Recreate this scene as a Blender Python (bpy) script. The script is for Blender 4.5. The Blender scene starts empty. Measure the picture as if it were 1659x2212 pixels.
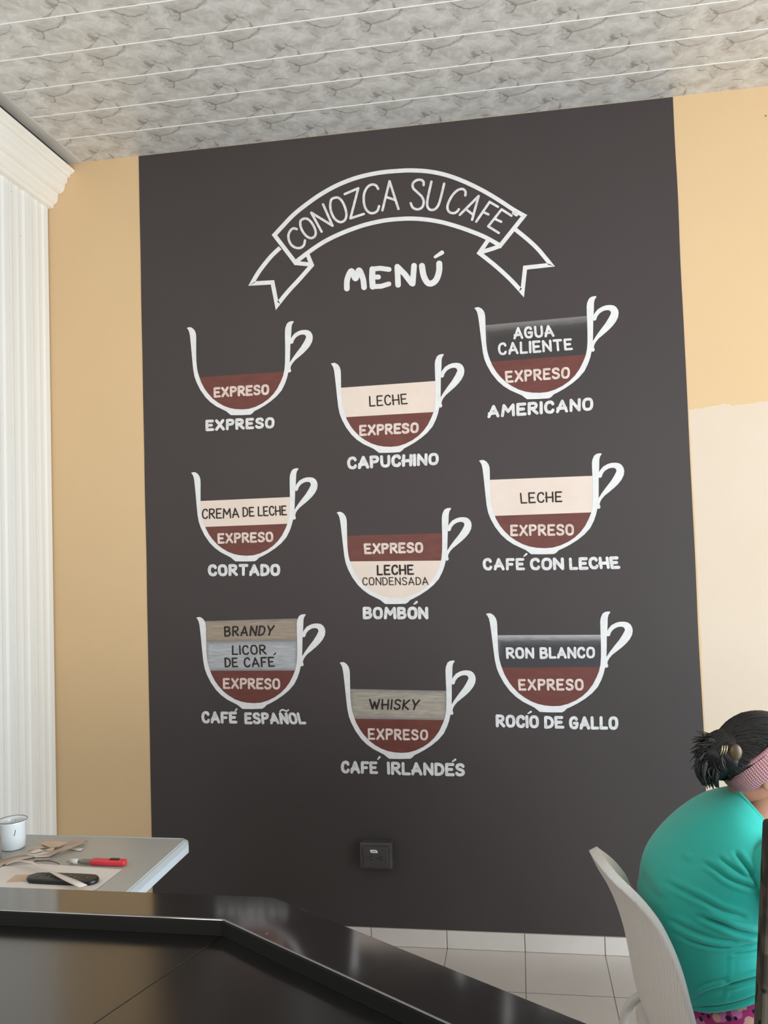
import bpy, bmesh, math, random
from mathutils import Vector, Matrix, noise
from mathutils.geometry import tessellate_polygon

scene = bpy.context.scene
COL = scene.collection
random.seed(7)

# ------------------------------------------------------------------ camera
FPX, YAW, PITCH, ROLL = 1805.5, -0.155695, 0.0441325, 0.0319102
CAM = Vector((0.0, -3.23893, 1.52231))
_f = Vector((math.sin(YAW) * math.cos(PITCH), math.cos(YAW) * math.cos(PITCH), math.sin(PITCH)))
_r = Vector((math.cos(YAW), -math.sin(YAW), 0))
_d = _f.cross(_r)
_c, _s = math.cos(ROLL), math.sin(ROLL)
CR, CD, CF = _c * _r + _s * _d, -_s * _r + _c * _d, _f
cam_data = bpy.data.cameras.new('camera')
cam_data.sensor_fit = 'VERTICAL'
cam_data.sensor_height = 24.0
cam_data.lens = 24.0 * FPX / 2212.0
cam_data.clip_start = 0.02
cam = bpy.data.objects.new('camera', cam_data)
COL.objects.link(cam)
m = Matrix((CR, -CD, -CF)).transposed().to_4x4()
m.translation = CAM
cam.matrix_world = m
scene.camera = cam

# ------------------------------------------------------------------ light
scene.view_settings.view_transform = 'Standard'
scene.view_settings.look = 'None'
scene.view_settings.gamma = 1.0
scene.view_settings.use_curve_mapping = False
scene.view_settings.exposure = 0.0
world = bpy.data.worlds.new('daylight')
scene.world = world
world.use_nodes = True
bg = world.node_tree.nodes['Background']
bg.inputs[0].default_value = (0.86, 0.94, 1.0, 1)
bg.inputs[1].default_value = 0.62


def area(name, loc, target, sx, sy, power, color):
    l = bpy.data.lights.new(name, 'AREA')
    l.shape = 'RECTANGLE'
    l.size, l.size_y, l.energy, l.color = sx, sy, power, color
    o = bpy.data.objects.new(name, l)
    COL.objects.link(o)
    o.location = loc
    o.rotation_euler = (Vector(target) - Vector(loc)).to_track_quat('-Z', 'Y').to_euler()
    return o


# daylight through the doorway on the right, and from high on the right
area('doorway_daylight', (3.0, -3.4, 1.15), (-1.9, -0.9, 0.7), 1.7, 2.0, 205, (0.80, 0.915, 1.0))
area('high_window_daylight', (2.6, -1.9, 2.75), (-0.4, 0.0, 2.5), 2.2, 0.7, 4, (1.0, 0.92, 0.80))
# added fill lamp, aimed up in place of bounced daylight, brightens the ceiling
area('ceiling_fill', (-0.6, -5.2, 0.95), (-0.5, -0.6, 3.2), 2.4, 1.6, 92, (1.0, 0.95, 0.89))


# ------------------------------------------------------------------ helpers
def ray(px, py):
    return (CR * ((px - 829.5) / FPX) + CD * ((py - 1106.0) / FPX) + CF)


def hit(px, py, axis, val):
    """point of the plane axis = val seen at the photo coordinate (px, py)"""
    d = ray(px, py)
    t = (val - CAM[axis]) / d[axis]
    return CAM + t * d


def px_of(p):
    v = Vector(p) - CAM
    z = v.dot(CF)
    return 829.5 + FPX * v.dot(CR) / z, 1106 + FPX * v.dot(CD) / z


def srgb(r, g, b):
    f = lambda c: (c / 255 / 12.92) if c / 255 <= 0.04045 else ((c / 255 + 0.055) / 1.055) ** 2.4
    return (f(r), f(g), f(b), 1)


class Mat:
    """small node-tree wrapper"""
    def __init__(self, name, color, rough=0.5, spec=0.5, metal=0.0, coat=0.0):
        self.m = bpy.data.materials.new(name)
        self.m.use_nodes = True
        self.nt = self.m.node_tree
        self.b = self.nt.nodes['Principled BSDF']
        self.b.inputs['Base Color'].default_value = color
        self.b.inputs['Roughness'].default_value = rough
        self.b.inputs['Specular IOR Level'].default_value = spec
        self.b.inputs['Metallic'].default_value = metal
        self.b.inputs['Coat Weight'].default_value = coat

    def n(self, t, **kw):
        nd = self.nt.nodes.new(t)
        for k, v in kw.items():
            if k.startswith('_'):
                setattr(nd, k[1:], v)
            else:
                key = int(k[1:]) if (k[0] == 'i' and k[1:].isdigit()) else k.replace('__', ' ')
                self.set(nd.inputs[key], v)
        return nd

    def set(self, sock, v):
        if hasattr(v, 'is_output') or hasattr(v, 'node'):
            self.nt.links.new(v, sock)
        else:
            sock.default_value = v

    def coord(self, which='Object', scale=(1, 1, 1), loc=(0, 0, 0)):
        tc = self.n('ShaderNodeTexCoord')
        mp = self.n('ShaderNodeMapping')
        self.set(mp.inputs[0], tc.outputs[which])
        mp.inputs['Scale'].default_value = scale
        mp.inputs['Location'].default_value = loc
        return mp.outputs[0]

    def noise(self, vec, scale=5, detail=4, rough=0.55, dist=0.0):
        nd = self.n('ShaderNodeTexNoise')
        self.set(nd.inputs['Vector'], vec)
        nd.inputs['Scale'].default_value = scale
        nd.inputs['Detail'].default_value = detail
        nd.inputs['Roughness'].default_value = rough
        nd.inputs['Distortion'].default_value = dist
        return nd.outputs['Fac']

    def ramp(self, fac, stops):
        r = self.n('ShaderNodeValToRGB')
        self.set(r.inputs[0], fac)
        e = r.color_ramp.elements
        while len(e) < len(stops):
            e.new(0.5)
        for el, (p, c) in zip(e, stops):
            el.position = p
            el.color = c if len(c) == 4 else (*c, 1)
        return r.outputs[0]

    def mix(self, fac, a, b, mode='MIX'):
        x = self.n('ShaderNodeMix', _data_type='RGBA', _blend_type=mode)
        self.set(x.inputs[0], fac)
        self.set(x.inputs[6], a)
        self.set(x.inputs[7], b)
        return x.outputs[2]

    def math(self, op, a, b=0.0, c=0.0, clamp=False):
        x = self.n('ShaderNodeMath', _operation=op, _use_clamp=clamp)
        self.set(x.inputs[0], a)
        self.set(x.inputs[1], b)
        self.set(x.inputs[2], c)
        return x.outputs[0]

    def color(self, sock):
        self.set(self.b.inputs['Base Color'], sock)
        return self

    def bump(self, h, strength=0.2, dist=0.01):
        bp = self.n('ShaderNodeBump')
        bp.inputs['Strength'].default_value = strength
        bp.inputs['Distance'].default_value = dist
        self.set(bp.inputs['Height'], h)
        self.set(self.b.inputs['Normal'], bp.outputs[0])
        return self


W3 = lambda v: (v, v, v, 1)


def varied(name, c1, c2, scale=8, rough=0.5, spec=0.5, bump=0.0, stretch=(1, 1, 1), detail=5, coat=0.0, metal=0.0):
    M_ = Mat(name, c1, rough, spec, metal, coat)
    v = M_.coord('Object', stretch)
    f = M_.noise(v, scale, detail)
    M_.color(M_.mix(M_.ramp(f, [(0.35, W3(0)), (0.65, W3(1))]), c1, c2))
    if bump:
        M_.bump(M_.noise(v, scale * 6, 3), bump, 0.004)
    return M_


def link(name, me, mat=None, parent=None, smooth=False):
    o = bpy.data.objects.new(name, me)
    COL.objects.link(o)
    if mat is not None:
        for mm in (mat if isinstance(mat, (list, tuple)) else [mat]):
            me.materials.append(mm.m if isinstance(mm, Mat) else mm)
    if parent is not None:
        o.parent = parent
    if smooth:
        for p in me.polygons:
            p.use_smooth = True
    return o


def from_bm(name, bm, mat=None, parent=None, smooth=False, recalc=True):
    if recalc:
        bmesh.ops.recalc_face_normals(bm, faces=bm.faces[:])
    me = bpy.data.meshes.new(name)
    bm.to_mesh(me)
    bm.free()
    return link(name, me, mat, parent, smooth)


def from_py(name, verts, faces, mat=None, parent=None, smooth=False, recalc=False):
    me = bpy.data.meshes.new(name)
    me.from_pydata([tuple(v) for v in verts], [], faces)
    me.update()
    if recalc:
        bm = bmesh.new()
        bm.from_mesh(me)
        bmesh.ops.recalc_face_normals(bm, faces=bm.faces[:])
        bm.to_mesh(me)
        bm.free()
    return link(name, me, mat, parent, smooth)


def add_box(bm, lo, hi, bevel=0.0, segs=2, mat=Matrix()):
    r = bmesh.ops.create_cube(bm, size=1)
    lo, hi = Vector(lo), Vector(hi)
    for v in r['verts']:
        v.co = Vector([(lo[i] + hi[i]) / 2 + v.co[i] * (hi[i] - lo[i]) for i in range(3)])
    if bevel:
        es = list({e for v in r['verts'] for e in v.link_edges})
        q = bmesh.ops.bevel(bm, geom=es, offset=bevel, segments=segs, affect='EDGES', profile=0.5)
        vs = list({v for f in q['faces'] for v in f.verts} | {v for v in r['verts'] if v.is_valid})
    else:
        vs = r['verts']
    if mat != Matrix():
        for v in vs:
            v.co = mat @ v.co
    return vs


def add_tube(bm, pts, radii, n=12, caps=True):
    pts = [Vector(p) for p in pts]
    if not hasattr(radii, '__len__'):
        radii = [radii] * len(pts)
    rings = []
    t0 = (pts[1] - pts[0]).normalized()
    up = Vector((0, 0, 1)) if abs(t0.z) < 0.9 else Vector((1, 0, 0))
    a = t0.cross(up).normalized()
    for i, p in enumerate(pts):
        t = (pts[min(i + 1, len(pts) - 1)] - pts[max(i - 1, 0)]).normalized()
        a = (a - t * a.dot(t)).normalized()
        b = t.cross(a)
        rings.append([bm.verts.new(p + (a * math.cos(2 * math.pi * k / n) + b * math.sin(2 * math.pi * k / n)) * radii[i]) for k in range(n)])
    for i in range(len(rings) - 1):
        for k in range(n):
            bm.faces.new((rings[i][k], rings[i][(k + 1) % n], rings[i + 1][(k + 1) % n], rings[i + 1][k]))
    if caps:
        bm.faces.new(rings[0][::-1])
        bm.faces.new(rings[-1])
    return rings


def add_lathe(bm, prof, n=32, centre=(0, 0, 0)):
    c = Vector(centre)
    rings = []
    for r, z in prof:
        if r < 1e-6:
            rings.append([bm.verts.new(c + Vector((0, 0, z)))])
        else:
            rings.append([bm.verts.new(c + Vector((r * math.cos(2 * math.pi * k / n), r * math.sin(2 * math.pi * k / n), z))) for k in range(n)])
    for a, b in zip(rings[:-1], rings[1:]):
        for k in range(n):
            k2 = (k + 1) % n
            if len(a) == 1:
                bm.faces.new((a[0], b[k2], b[k]))
            elif len(b) == 1:
                bm.faces.new((a[k], a[k2], b[0]))
            else:
                bm.faces.new((a[k], a[k2], b[k2], b[k]))


def add_prism(bm, pts, off):
    """extrude a planar 3-D polygon by the vector off"""
    off = Vector(off)
    a = [bm.verts.new(Vector(p)) for p in pts]
    b = [bm.verts.new(Vector(p) + off) for p in pts]
    n = len(a)
    for t in tessellate_polygon([[Vector(p) for p in pts]]):
        bm.faces.new([a[i] for i in t])
        bm.faces.new([b[i] for i in t][::-1])
    for i in range(n):
        bm.faces.new((a[i], b[i], b[(i + 1) % n], a[(i + 1) % n]))


def thing(name, label, cat, loc=(0, 0, 0), rotz=0.0, group=None):
    o = bpy.data.objects.new(name, None)
    COL.objects.link(o)
    o.empty_display_size = 0.1
    o.location = loc
    o.rotation_euler = (0, 0, rotz)
    return tag(o, label, cat, group)


def tag(o, label, cat, group=None):
    o['label'] = label
    o['category'] = cat
    if group:
        o['group'] = group
    return o


def struct(o, label, cat='structure'):
    o['kind'] = 'structure'
    o['label'] = label
    o['category'] = cat
    return o


def spline(pts, per=6, closed=False):
    """Catmull-Rom through 2-D or 3-D points"""
    P = [Vector(p) for p in pts]
    n = len(P)
    out = []
    rng = range(n) if closed else range(n - 1)
    for i in rng:
        g = (lambda k: P[k % n]) if closed else (lambda k: P[max(0, min(n - 1, k))])
        p0, p1, p2, p3 = g(i - 1), g(i), g(i + 1), g(i + 2)
        for k in range(per):
            t = k / per
            out.append(0.5 * ((2 * p1) + (p2 - p0) * t + (2 * p0 - 5 * p1 + 4 * p2 - p3) * t * t + (3 * p1 - p0 - 3 * p2 + p3) * t ** 3))
    if not closed:
        out.append(P[-1])
    return out


# ------------------------------------------------------------------ room
H = 3.2
XL, XR = -1.9095, 3.1
X_MUR0, X_MUR1 = -1.5, 0.65
Z_BASE = 0.0662

# painted plaster: yellow, with a patch of bare cream undercoat low on the right
wm = Mat('wall_paint', srgb(222, 186, 132), 0.7, 0.3)
oc = wm.coord('Object')
sep = wm.n('ShaderNodeSeparateXYZ')
wm.set(sep.inputs[0], oc)
n_edge = wm.noise(oc, 7, 3, 0.6)
n_fine = wm.noise(oc, 2.2, 5, 0.6)
zz = wm.math('ADD', sep.outputs[2], wm.math('MULTIPLY', wm.math('SUBTRACT', n_edge, 0.5), 0.10))
lowz = wm.math('LESS_THAN', zz, 2.015)
rgt = wm.math('GREATER_THAN', wm.math('ADD', sep.outputs[0], wm.math('MULTIPLY', wm.math('SUBTRACT', n_edge, 0.5), 0.016)), 0.656)
yellow = wm.mix(n_fine, srgb(202, 171, 131), srgb(207, 176, 135))
cream = wm.mix(n_fine, srgb(201, 181, 160), srgb(206, 191, 173))
vor = wm.n('ShaderNodeTexVoronoi', _feature='F1')
wm.set(vor.inputs['Vector'], oc)
vor.inputs['Scale'].default_value = 9
spk = wm.math('MULTIPLY', wm.math('LESS_THAN', vor.outputs['Distance'], 0.035), wm.math('GREATER_THAN', sep.outputs[0], 0.8))
basecol = wm.mix(wm.math('MULTIPLY', lowz, rgt), yellow, cream)
wm.color(wm.mix(wm.math('MULTIPLY', spk, 0.8), basecol, srgb(110, 85, 60)))
wm.bump(wm.noise(oc, 60, 4), 0.12, 0.003)

bm = bmesh.new()
add_box(bm, (XL - 0.2, 0, -0.02), (XR, 0.15, H + 0.1))
struct(from_bm('wall_back', bm, wm), 'yellow painted back wall with bare cream patch low on the right', 'wall')

# floor tiles
fm = Mat('floor_tile', srgb(196, 186, 178), 0.28, 0.5)
fc = fm.coord('Object', (1, 1, 1), (0.0262 - 0.2917 * 0, 0.004, 0))
sp = fm.n('ShaderNodeSeparateXYZ')
fm.set(sp.inputs[0], fc)
def grout(M_, s, period, w):
    a = M_.math('FRACT', M_.math('DIVIDE', M_.math('ADD', s, 29.17), period))
    d = M_.math('MINIMUM', a, M_.math('SUBTRACT', 1.0, a))
    return M_.math('LESS_THAN', d, w / period)
gx = grout(fm, sp.outputs[0], 0.2917, 0.0016)
gy = grout(fm, sp.outputs[1], 0.2917, 0.0016)
g = fm.math('MAXIMUM', gx, gy)
tv = fm.noise(fc, 5, 6, 0.6, 0.4)
fm.color(fm.mix(g, fm.mix(tv, srgb(190, 180, 172), srgb(204, 195, 187)), srgb(120, 108, 96)))
fm.bump(fm.math('SUBTRACT', 1.0, g), 0.35, 0.002)
bm = bmesh.new()
add_box(bm, (XL - 0.2, -7.0, -0.1), (XR, 0.1, 0.0))
struct(from_bm('floor', bm, fm), 'pale beige square ceramic tile floor', 'floor')

# tile skirting along the back wall
bmx = bmesh.new()
x = -0.0262 - 0.2917 * 7
while x < XR:
    lo, hi = max(x + 0.0012, XL + 0.004), min(x + 0.2917 - 0.0012, XR)
    if hi > lo + 0.01:
        add_box(bmx, (lo, -0.009, 0.001), (hi, -0.0005, Z_BASE), 0.0012, 1)
    x += 0.2917
sk = Mat('skirting_tile', srgb(198, 189, 182), 0.3, 0.5)
sk.color(sk.mix(sk.noise(sk.coord('Object'), 9, 6), srgb(190, 181, 173), srgb(206, 198, 191)))
struct(from_bm('baseboard_back', bmx, sk), 'row of pale tile skirting under the black mural', 'baseboard')

# ceiling of marbled plastic planks
cm = Mat('marbled_plastic', srgb(186, 183, 177), 0.32, 0.5)
uv = cm.n('ShaderNodeUVMap')
suv = cm.n('ShaderNodeSeparateXYZ')
cm.set(suv.inputs[0], uv.outputs[0])
PER = 0.46
ang = cm.math('MULTIPLY', suv.outputs[0], 2 * math.pi / PER)
RR = PER / (2 * math.pi)
cmb = cm.n('ShaderNodeCombineXYZ')
cm.set(cmb.inputs[0], cm.math('MULTIPLY', cm.math('COSINE', ang), RR))
cm.set(cmb.inputs[1], cm.math('MULTIPLY', cm.math('SINE', ang), RR))
cm.set(cmb.inputs[2], suv.outputs[1])
cv = cmb.outputs[0]
cloud = cm.noise(cv, 15, 7, 0.62, 0.8)
col1 = cm.mix(cm.ramp(cloud, [(0.36, W3(0)), (0.66, W3(1))]), srgb(213, 210, 204), srgb(176, 171, 164))
warp = cm.n('ShaderNodeTexNoise')
cm.set(warp.inputs['Vector'], cv)
warp.inputs['Scale'].default_value = 9
warp.inputs['Detail'].default_value = 5
wv = cm.n('ShaderNodeVectorMath', _operation='MULTIPLY_ADD')
cm.set(wv.inputs[0], warp.outputs['Color'])
wv.inputs[1].default_value = (0.11, 0.11, 0.11)
cm.set(wv.inputs[2], cv)
vo = cm.n('ShaderNodeTexVoronoi', _feature='DISTANCE_TO_EDGE')
cm.set(vo.inputs['Vector'], wv.outputs[0])
vo.inputs['Scale'].default_value = 8.5
vein = cm.ramp(vo.outputs['Distance'], [(0.0, W3(1)), (0.036, W3(0))])
msk = cm.ramp(cm.noise(cv, 10, 3), [(0.46, W3(0)), (0.56, W3(1))])
col2 = cm.mix(cm.math('MULTIPLY', cm.math('MULTIPLY', vein, msk), 0.75), col1, srgb(98, 92, 84))
cm.color(col2)
jm = Mat('plank_joint', srgb(216, 213, 207), 0.3, 0.5)
verts, faces, uvs, mats = [], [], [], []
def quad(p, u, mi):
    i = len(verts)
    verts.extend(p)
    faces.append((i, i + 1, i + 2, i + 3))
    uvs.extend(u)
    mats.append(mi)
seams = [0.0, -0.2] + [-0.2 - 0.1765 * k for k in range(1, 38)]
CX0, CX1 = -1.80, XR
for k in range(len(seams) - 1):
    y0, y1 = seams[k], seams[k + 1]
    sh = [0.05, 0.21, 0.30, 0.02, 0.13, 0.17][k % 6]
    z = H
    quad([(CX0, y0, z), (CX0, y1 + 0.005, z), (CX1, y1 + 0.005, z), (CX1, y0, z)],
         [(CX0 + sh, 0.18 if k else 0.2), (CX0 + sh, 0.0), (CX1 + sh, 0.0), (CX1 + sh, 0.18 if k else 0.2)], 0)
    # rounded joint lip, then the groove up to the next plank
    yl = y1 + 0.005
    for (ya, za, yb, zb, mi) in ((yl, z, yl - 0.0015, z - 0.0018, 1), (yl - 0.0015, z - 0.0018, yl - 0.0035, z - 0.0018, 1),
                                 (yl - 0.0035, z - 0.0018, yl - 0.005, z, 1)):
        quad([(CX0, ya, za), (CX0, yb, zb), (CX1, yb, zb), (CX1, ya, za)], [(0, 0)] * 4, mi)
# back side so the ceiling is a solid slab
y1 = seams[-1]
quad([(XL - 0.2, 0.1, H + 0.06), (CX1, 0.1, H + 0.06), (CX1, y1, H + 0.06), (XL - 0.2, y1, H + 0.06)], [(0, 0)] * 4, 1)
quad([(CX0, 0, H), (CX0, 0, H + 0.06), (CX0, y1, H + 0.06), (CX0, y1, H)], [(0, 0)] * 4, 1)
me = bpy.data.meshes.new('ceiling')
me.from_pydata(verts, [], faces)
ul = me.uv_layers.new()
for i, l in enumerate(me.loops):
    ul.data[i].uv = uvs[l.vertex_index]
for i, p in enumerate(me.polygons):
    p.material_index = mats[i]
struct(link('ceiling', me, [cm, jm]), 'grey marbled plastic plank ceiling with pale joints', 'ceiling')

# plain pale trim strip where the planks stop along the left wall
bm = bmesh.new()
add_box(bm, (-1.815, -6.8, H - 0.004), (-1.755, -0.001, H + 0.03), 0.003, 1)
struct(from_bm('trim_2', bm, varied('edge_strip', srgb(196, 192, 185), srgb(184, 180, 173), 6, 0.4)), 'plain pale strip edging the plank ceiling on the left', 'trim')
bm = bmesh.new()
add_box(bm, (XL - 0.1, -6.8, H + 0.02), (-1.79, -0.001, H + 0.06))  # strip coloured dark to stand for the shade in the gap
struct(from_bm('trim_3', bm, varied('gap_shade', srgb(70, 64, 58), srgb(60, 55, 50), 6, 0.7)), 'dark strip painted as shade in the gap between cornice and ceiling', 'trim')

# left wall of ribbed white plastic
pm = Mat('white_plastic_panel', srgb(236, 234, 228), 0.35, 0.5)
pc = pm.coord('Object')
pn = pm.noise(pm.coord('Object', (1, 6, 0.6)), 6, 5)
pv = pm.n('ShaderNodeTexVoronoi', _feature='F1')
pm.set(pv.inputs['Vector'], pc)
pv.inputs['Scale'].default_value = 11
pdot = pm.math('LESS_THAN', pv.outputs['Distance'], 0.028)
pm.color(pm.mix(pm.math('MULTIPLY', pdot, 0.7), pm.mix(pn, srgb(233, 231, 225), srgb(240, 238, 233)), srgb(120, 116, 108)))
prof = []
y = -0.006
rib = 0.062
k = 0
prof.append((XL - 0.03, y))
while y > -6.8:
    wd = rib * (1.0 if k % 2 else 1.25)
    if k % 2 == 0:
        prof += [(XL - 0.004, y), (XL, y - 0.004), (XL, y - wd * 0.45), (XL - 0.004, y - wd * 0.62), (XL - 0.004, y - wd * 0.85), (XL - 0.001, y - wd * 0.97)]
    else:
        prof += [(XL - 0.001, y - 0.002), (XL - 0.003, y - wd * 0.3), (XL - 0.003, y - wd * 0.6), (XL, y - wd * 0.75), (XL, y - wd * 0.955), (XL - 0.007, y - wd * 0.97), (XL - 0.007, y - wd * 0.998)]
    y -= wd
    k += 1
verts, faces = [], []
for (px_, py_) in prof:
    verts += [(px_, py_, 0), (px_, py_, 3.03)]
for i in range(len(prof) - 1):
    faces.append((2 * i, 2 * i + 1, 2 * i + 3, 2 * i + 2))
struct(from_py('wall_left', verts, faces, pm), 'left wall clad in ribbed white plastic panels', 'wall')

bm = bmesh.new()
add_box(bm, (XL - 0.2, -7.0, -0.02), (XR, -6.85, H + 0.1))
struct(from_bm('wall_front', bm, varied('front_wall_paint', srgb(150, 132, 104), srgb(144, 126, 99), 3, 0.7)), 'plain wall behind the camera', 'wall')

# cornice above the left wall
cprof = [(-1.960, 3.172), (-1.800, 3.175), (-1.792, 3.172), (-1.788, 3.166), (-1.792, 3.158), (-1.801, 3.154), (-1.809, 3.150), (-1.810, 3.140),
         (-1.822, 3.137), (-1.824, 3.117), (-1.829, 3.113), (-1.834, 3.110), (-1.834, 3.098), (-1.838, 3.087), (-1.845, 3.078), (-1.855, 3.073),
         (-1.866, 3.071), (-1.868, 3.045), (-1.872, 3.036), (-1.880, 3.030), (-1.887, 3.028), (-1.889, 3.013), (-1.905, 3.012), (-1.960, 3.012)]
bm = bmesh.new()
add_prism(bm, [(x_, -0.0015, z_) for x_, z_ in cprof], (0, -6.8, 0))
struct(from_bm('trim_1', bm, varied('cornice_plaster', srgb(236, 230, 218), srgb(241, 236, 226), 5, 0.45)), 'white stepped cornice along the top of the left wall', 'trim')

# ------------------------------------------------------------------ mural
mural = thing('menu_mural', 'large black painted coffee menu with nine white cup drawings on the back wall', 'mural', ((X_MUR0 + X_MUR1) / 2, 0, Z_BASE))
MO = Vector(mural.location)
black = Mat('black_wall_paint', srgb(66, 62, 61), 0.62, 0.35)
bc = black.coord('Object')
bn = black.noise(black.coord('Object', (1, 1, 0.5)), 3, 6, 0.6)
sm1 = black.ramp(black.noise(bc, 6, 5, 0.7), [(0.68, W3(0)), (0.82, W3(1))])
black.color(black.mix(black.math('MULTIPLY', sm1, 0.25), black.mix(bn, srgb(57, 50, 49), srgb(63, 56, 55)), srgb(104, 98, 95)))
black.bump(black.noise(bc, 45, 4), 0.10, 0.003)
# slightly wavering hand-painted edges
edgeL, edgeR = [], []
for i in range(41):
    z = Z_BASE + 0.001 + (H - 0.002 - Z_BASE - 0.001) * i / 40
    edgeL.append((X_MUR0 + 0.003 * noise.noise((0, 0, z * 3)), z))
    edgeR.append((X_MUR1 + 0.003 * noise.noise((5, 0, z * 3)), z))
bm = bmesh.new()
vl = [bm.verts.new((x_ - MO.x, -0.002, z_ - MO.z)) for x_, z_ in edgeL]
vr = [bm.verts.new((x_ - MO.x, -0.002, z_ - MO.z)) for x_, z_ in edgeR]
bl = [bm.verts.new((x_ - MO.x, -0.0002, z_ - MO.z)) for x_, z_ in edgeL]
br = [bm.verts.new((x_ - MO.x, -0.0002, z_ - MO.z)) for x_, z_ in edgeR]
for i in range(40):
    bm.faces.new((vl[i], vr[i], vr[i + 1], vl[i + 1]))
    bm.faces.new((bl[i], vl[i], vl[i + 1], bl[i + 1]))
    bm.faces.new((vr[i], br[i], br[i + 1], vr[i + 1]))
bm.faces.new((vl[0], bl[0], br[0], vr[0]))
bm.faces.new((vl[40], vr[40], br[40], bl[40]))
from_bm('painted_background', bm, black, mural)


class Crop:
    """a detail of the photo: converts its coordinates to points of the wall"""
    def __init__(self, x0, y0, sc):
        self.a = (x0, y0, sc)

    def __call__(self, p, lift=0.0026):
        x0, y0, sc = self.a
        q = hit(x0 + p[0] / sc, y0 + p[1] / sc, 1, 0.0)
        return Vector((q.x - MO.x, -lift, q.z - MO.z))


class Paint:
    """collects flat painted shapes of one colour into one mesh"""
    def __init__(self, crop, lift):
        self.c, self.l = crop, lift
        self.v, self.f, self.uv = [], [], []
        self.k = 0

    def poly(self, pts, uv=None):
        P = [self.c(p, self.l) for p in pts]
        i = len(self.v)
        self.v += P
        self.uv += uv or [(0, 0)] * len(P)
        for t in tessellate_polygon([[Vector((p.x, p.z, 0)) for p in P]]):
            a, b, c = (P[j] for j in t)
            nrm = (b - a).cross(c - a)
            t = t if nrm.y < 0 else t[::-1]
            self.f.append(tuple(i + j for j in t))

    def stroke(self, pts, w, caps=True, taper=None, miter=False):
        """a brush stroke of width w along a polyline (crop units)"""
        P = [Vector(p[:2]) for p in pts]
        P = [p for i, p in enumerate(P) if i == 0 or (p - P[i - 1]).length > 1e-4]
        n = len(P)
        self.k += 1
        lift = self.l + 0.00001 * self.k
        L, R = [], []
        ws = [w * (taper(i / (n - 1)) if taper else 1.0) / 2 for i in range(n)]
        segs = []
        closed = (P[0] - P[-1]).length < 1e-3 and n > 3
        start = 0
        # split at sharp corners unless mitred
        runs, cur = [], [0]
        for i in range(1, n - 1):
            cur.append(i)
            a, b = (P[i] - P[i - 1]).normalized(), (P[i + 1] - P[i]).normalized()
            if not miter and a.dot(b) < 0.55:
                runs.append(cur)
                cur = [i]
        cur.append(n - 1)
        runs.append(cur)
        base = self.k
        for ri, run in enumerate(runs):
            lft, rgt_ = [], []
            for j, i in enumerate(run):
                if closed and len(runs) == 1 and i in (0, n - 1):
                    d0, d1 = (P[-1] - P[-2]).normalized(), (P[1] - P[0]).normalized()
                else:
                    d0 = (P[i] - P[run[j - 1]]).normalized() if j > 0 else None
                    d1 = (P[run[j + 1]] - P[i]).normalized() if j < len(run) - 1 else None
                    d0, d1 = d0 or d1, d1 or d0
                t = (d0 + d1)
                t = t.normalized() if t.length > 1e-5 else d0
                nn = Vector((-t.y, t.x))
                cs = max(0.22 if miter else 0.6, nn.dot(Vector((-d1.y, d1.x))))
                lft.append(P[i] + nn * ws[i] / cs)
                rgt_.append(P[i] - nn * ws[i] / cs)
            b0 = len(self.v)
            lf = lift + 0.000004 * ri
            for a_, b_ in zip(lft, rgt_):
                self.v += [self.c(a_, lf), self.c(b_, lf)]
                self.uv += [(0, 0)] * 2
            for j in range(len(run) - 1):
                self.f.append((b0 + 2 * j, b0 + 2 * j + 2, b0 + 2 * j + 3, b0 + 2 * j + 1))
        dots = [] if (closed and len(runs) == 1) else ([0, n - 1] if caps else [])
        dots += [r[-1] for r in runs[:-1]]
        for q, i in enumerate(dots):
            b0 = len(self.v)
            m_ = 12
            for k_ in range(m_):
                a = 2 * math.pi * k_ / m_
                self.v.append(self.c(P[i] + Vector((math.cos(a), math.sin(a))) * ws[i], lift + 0.00002 + 0.000003 * q))
                self.uv.append((0, 0))
            self.f.append(tuple(range(b0, b0 + m_)))

    def build(self, name, mat, parent):
        # every face towards the room
        fs = []
        for f in self.f:
            a, b, c = self.v[f[0]], self.v[f[1]], self.v[f[2]]
            fs.append(f if (b - a).cross(c - a).y < 0 else f[::-1])
        me = bpy.data.meshes.new(name)
        me.from_pydata([tuple(v) for v in self.v], [], fs)
        ul = me.uv_layers.new()
        for i, l in enumerate(me.loops):
            ul.data[i].uv = self.uv[l.vertex_index]
        return link(name, me, mat, parent)


def arcp(pts, per=5):
    return [tuple(p) for p in spline([Vector(p) for p in pts], per)]


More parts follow.
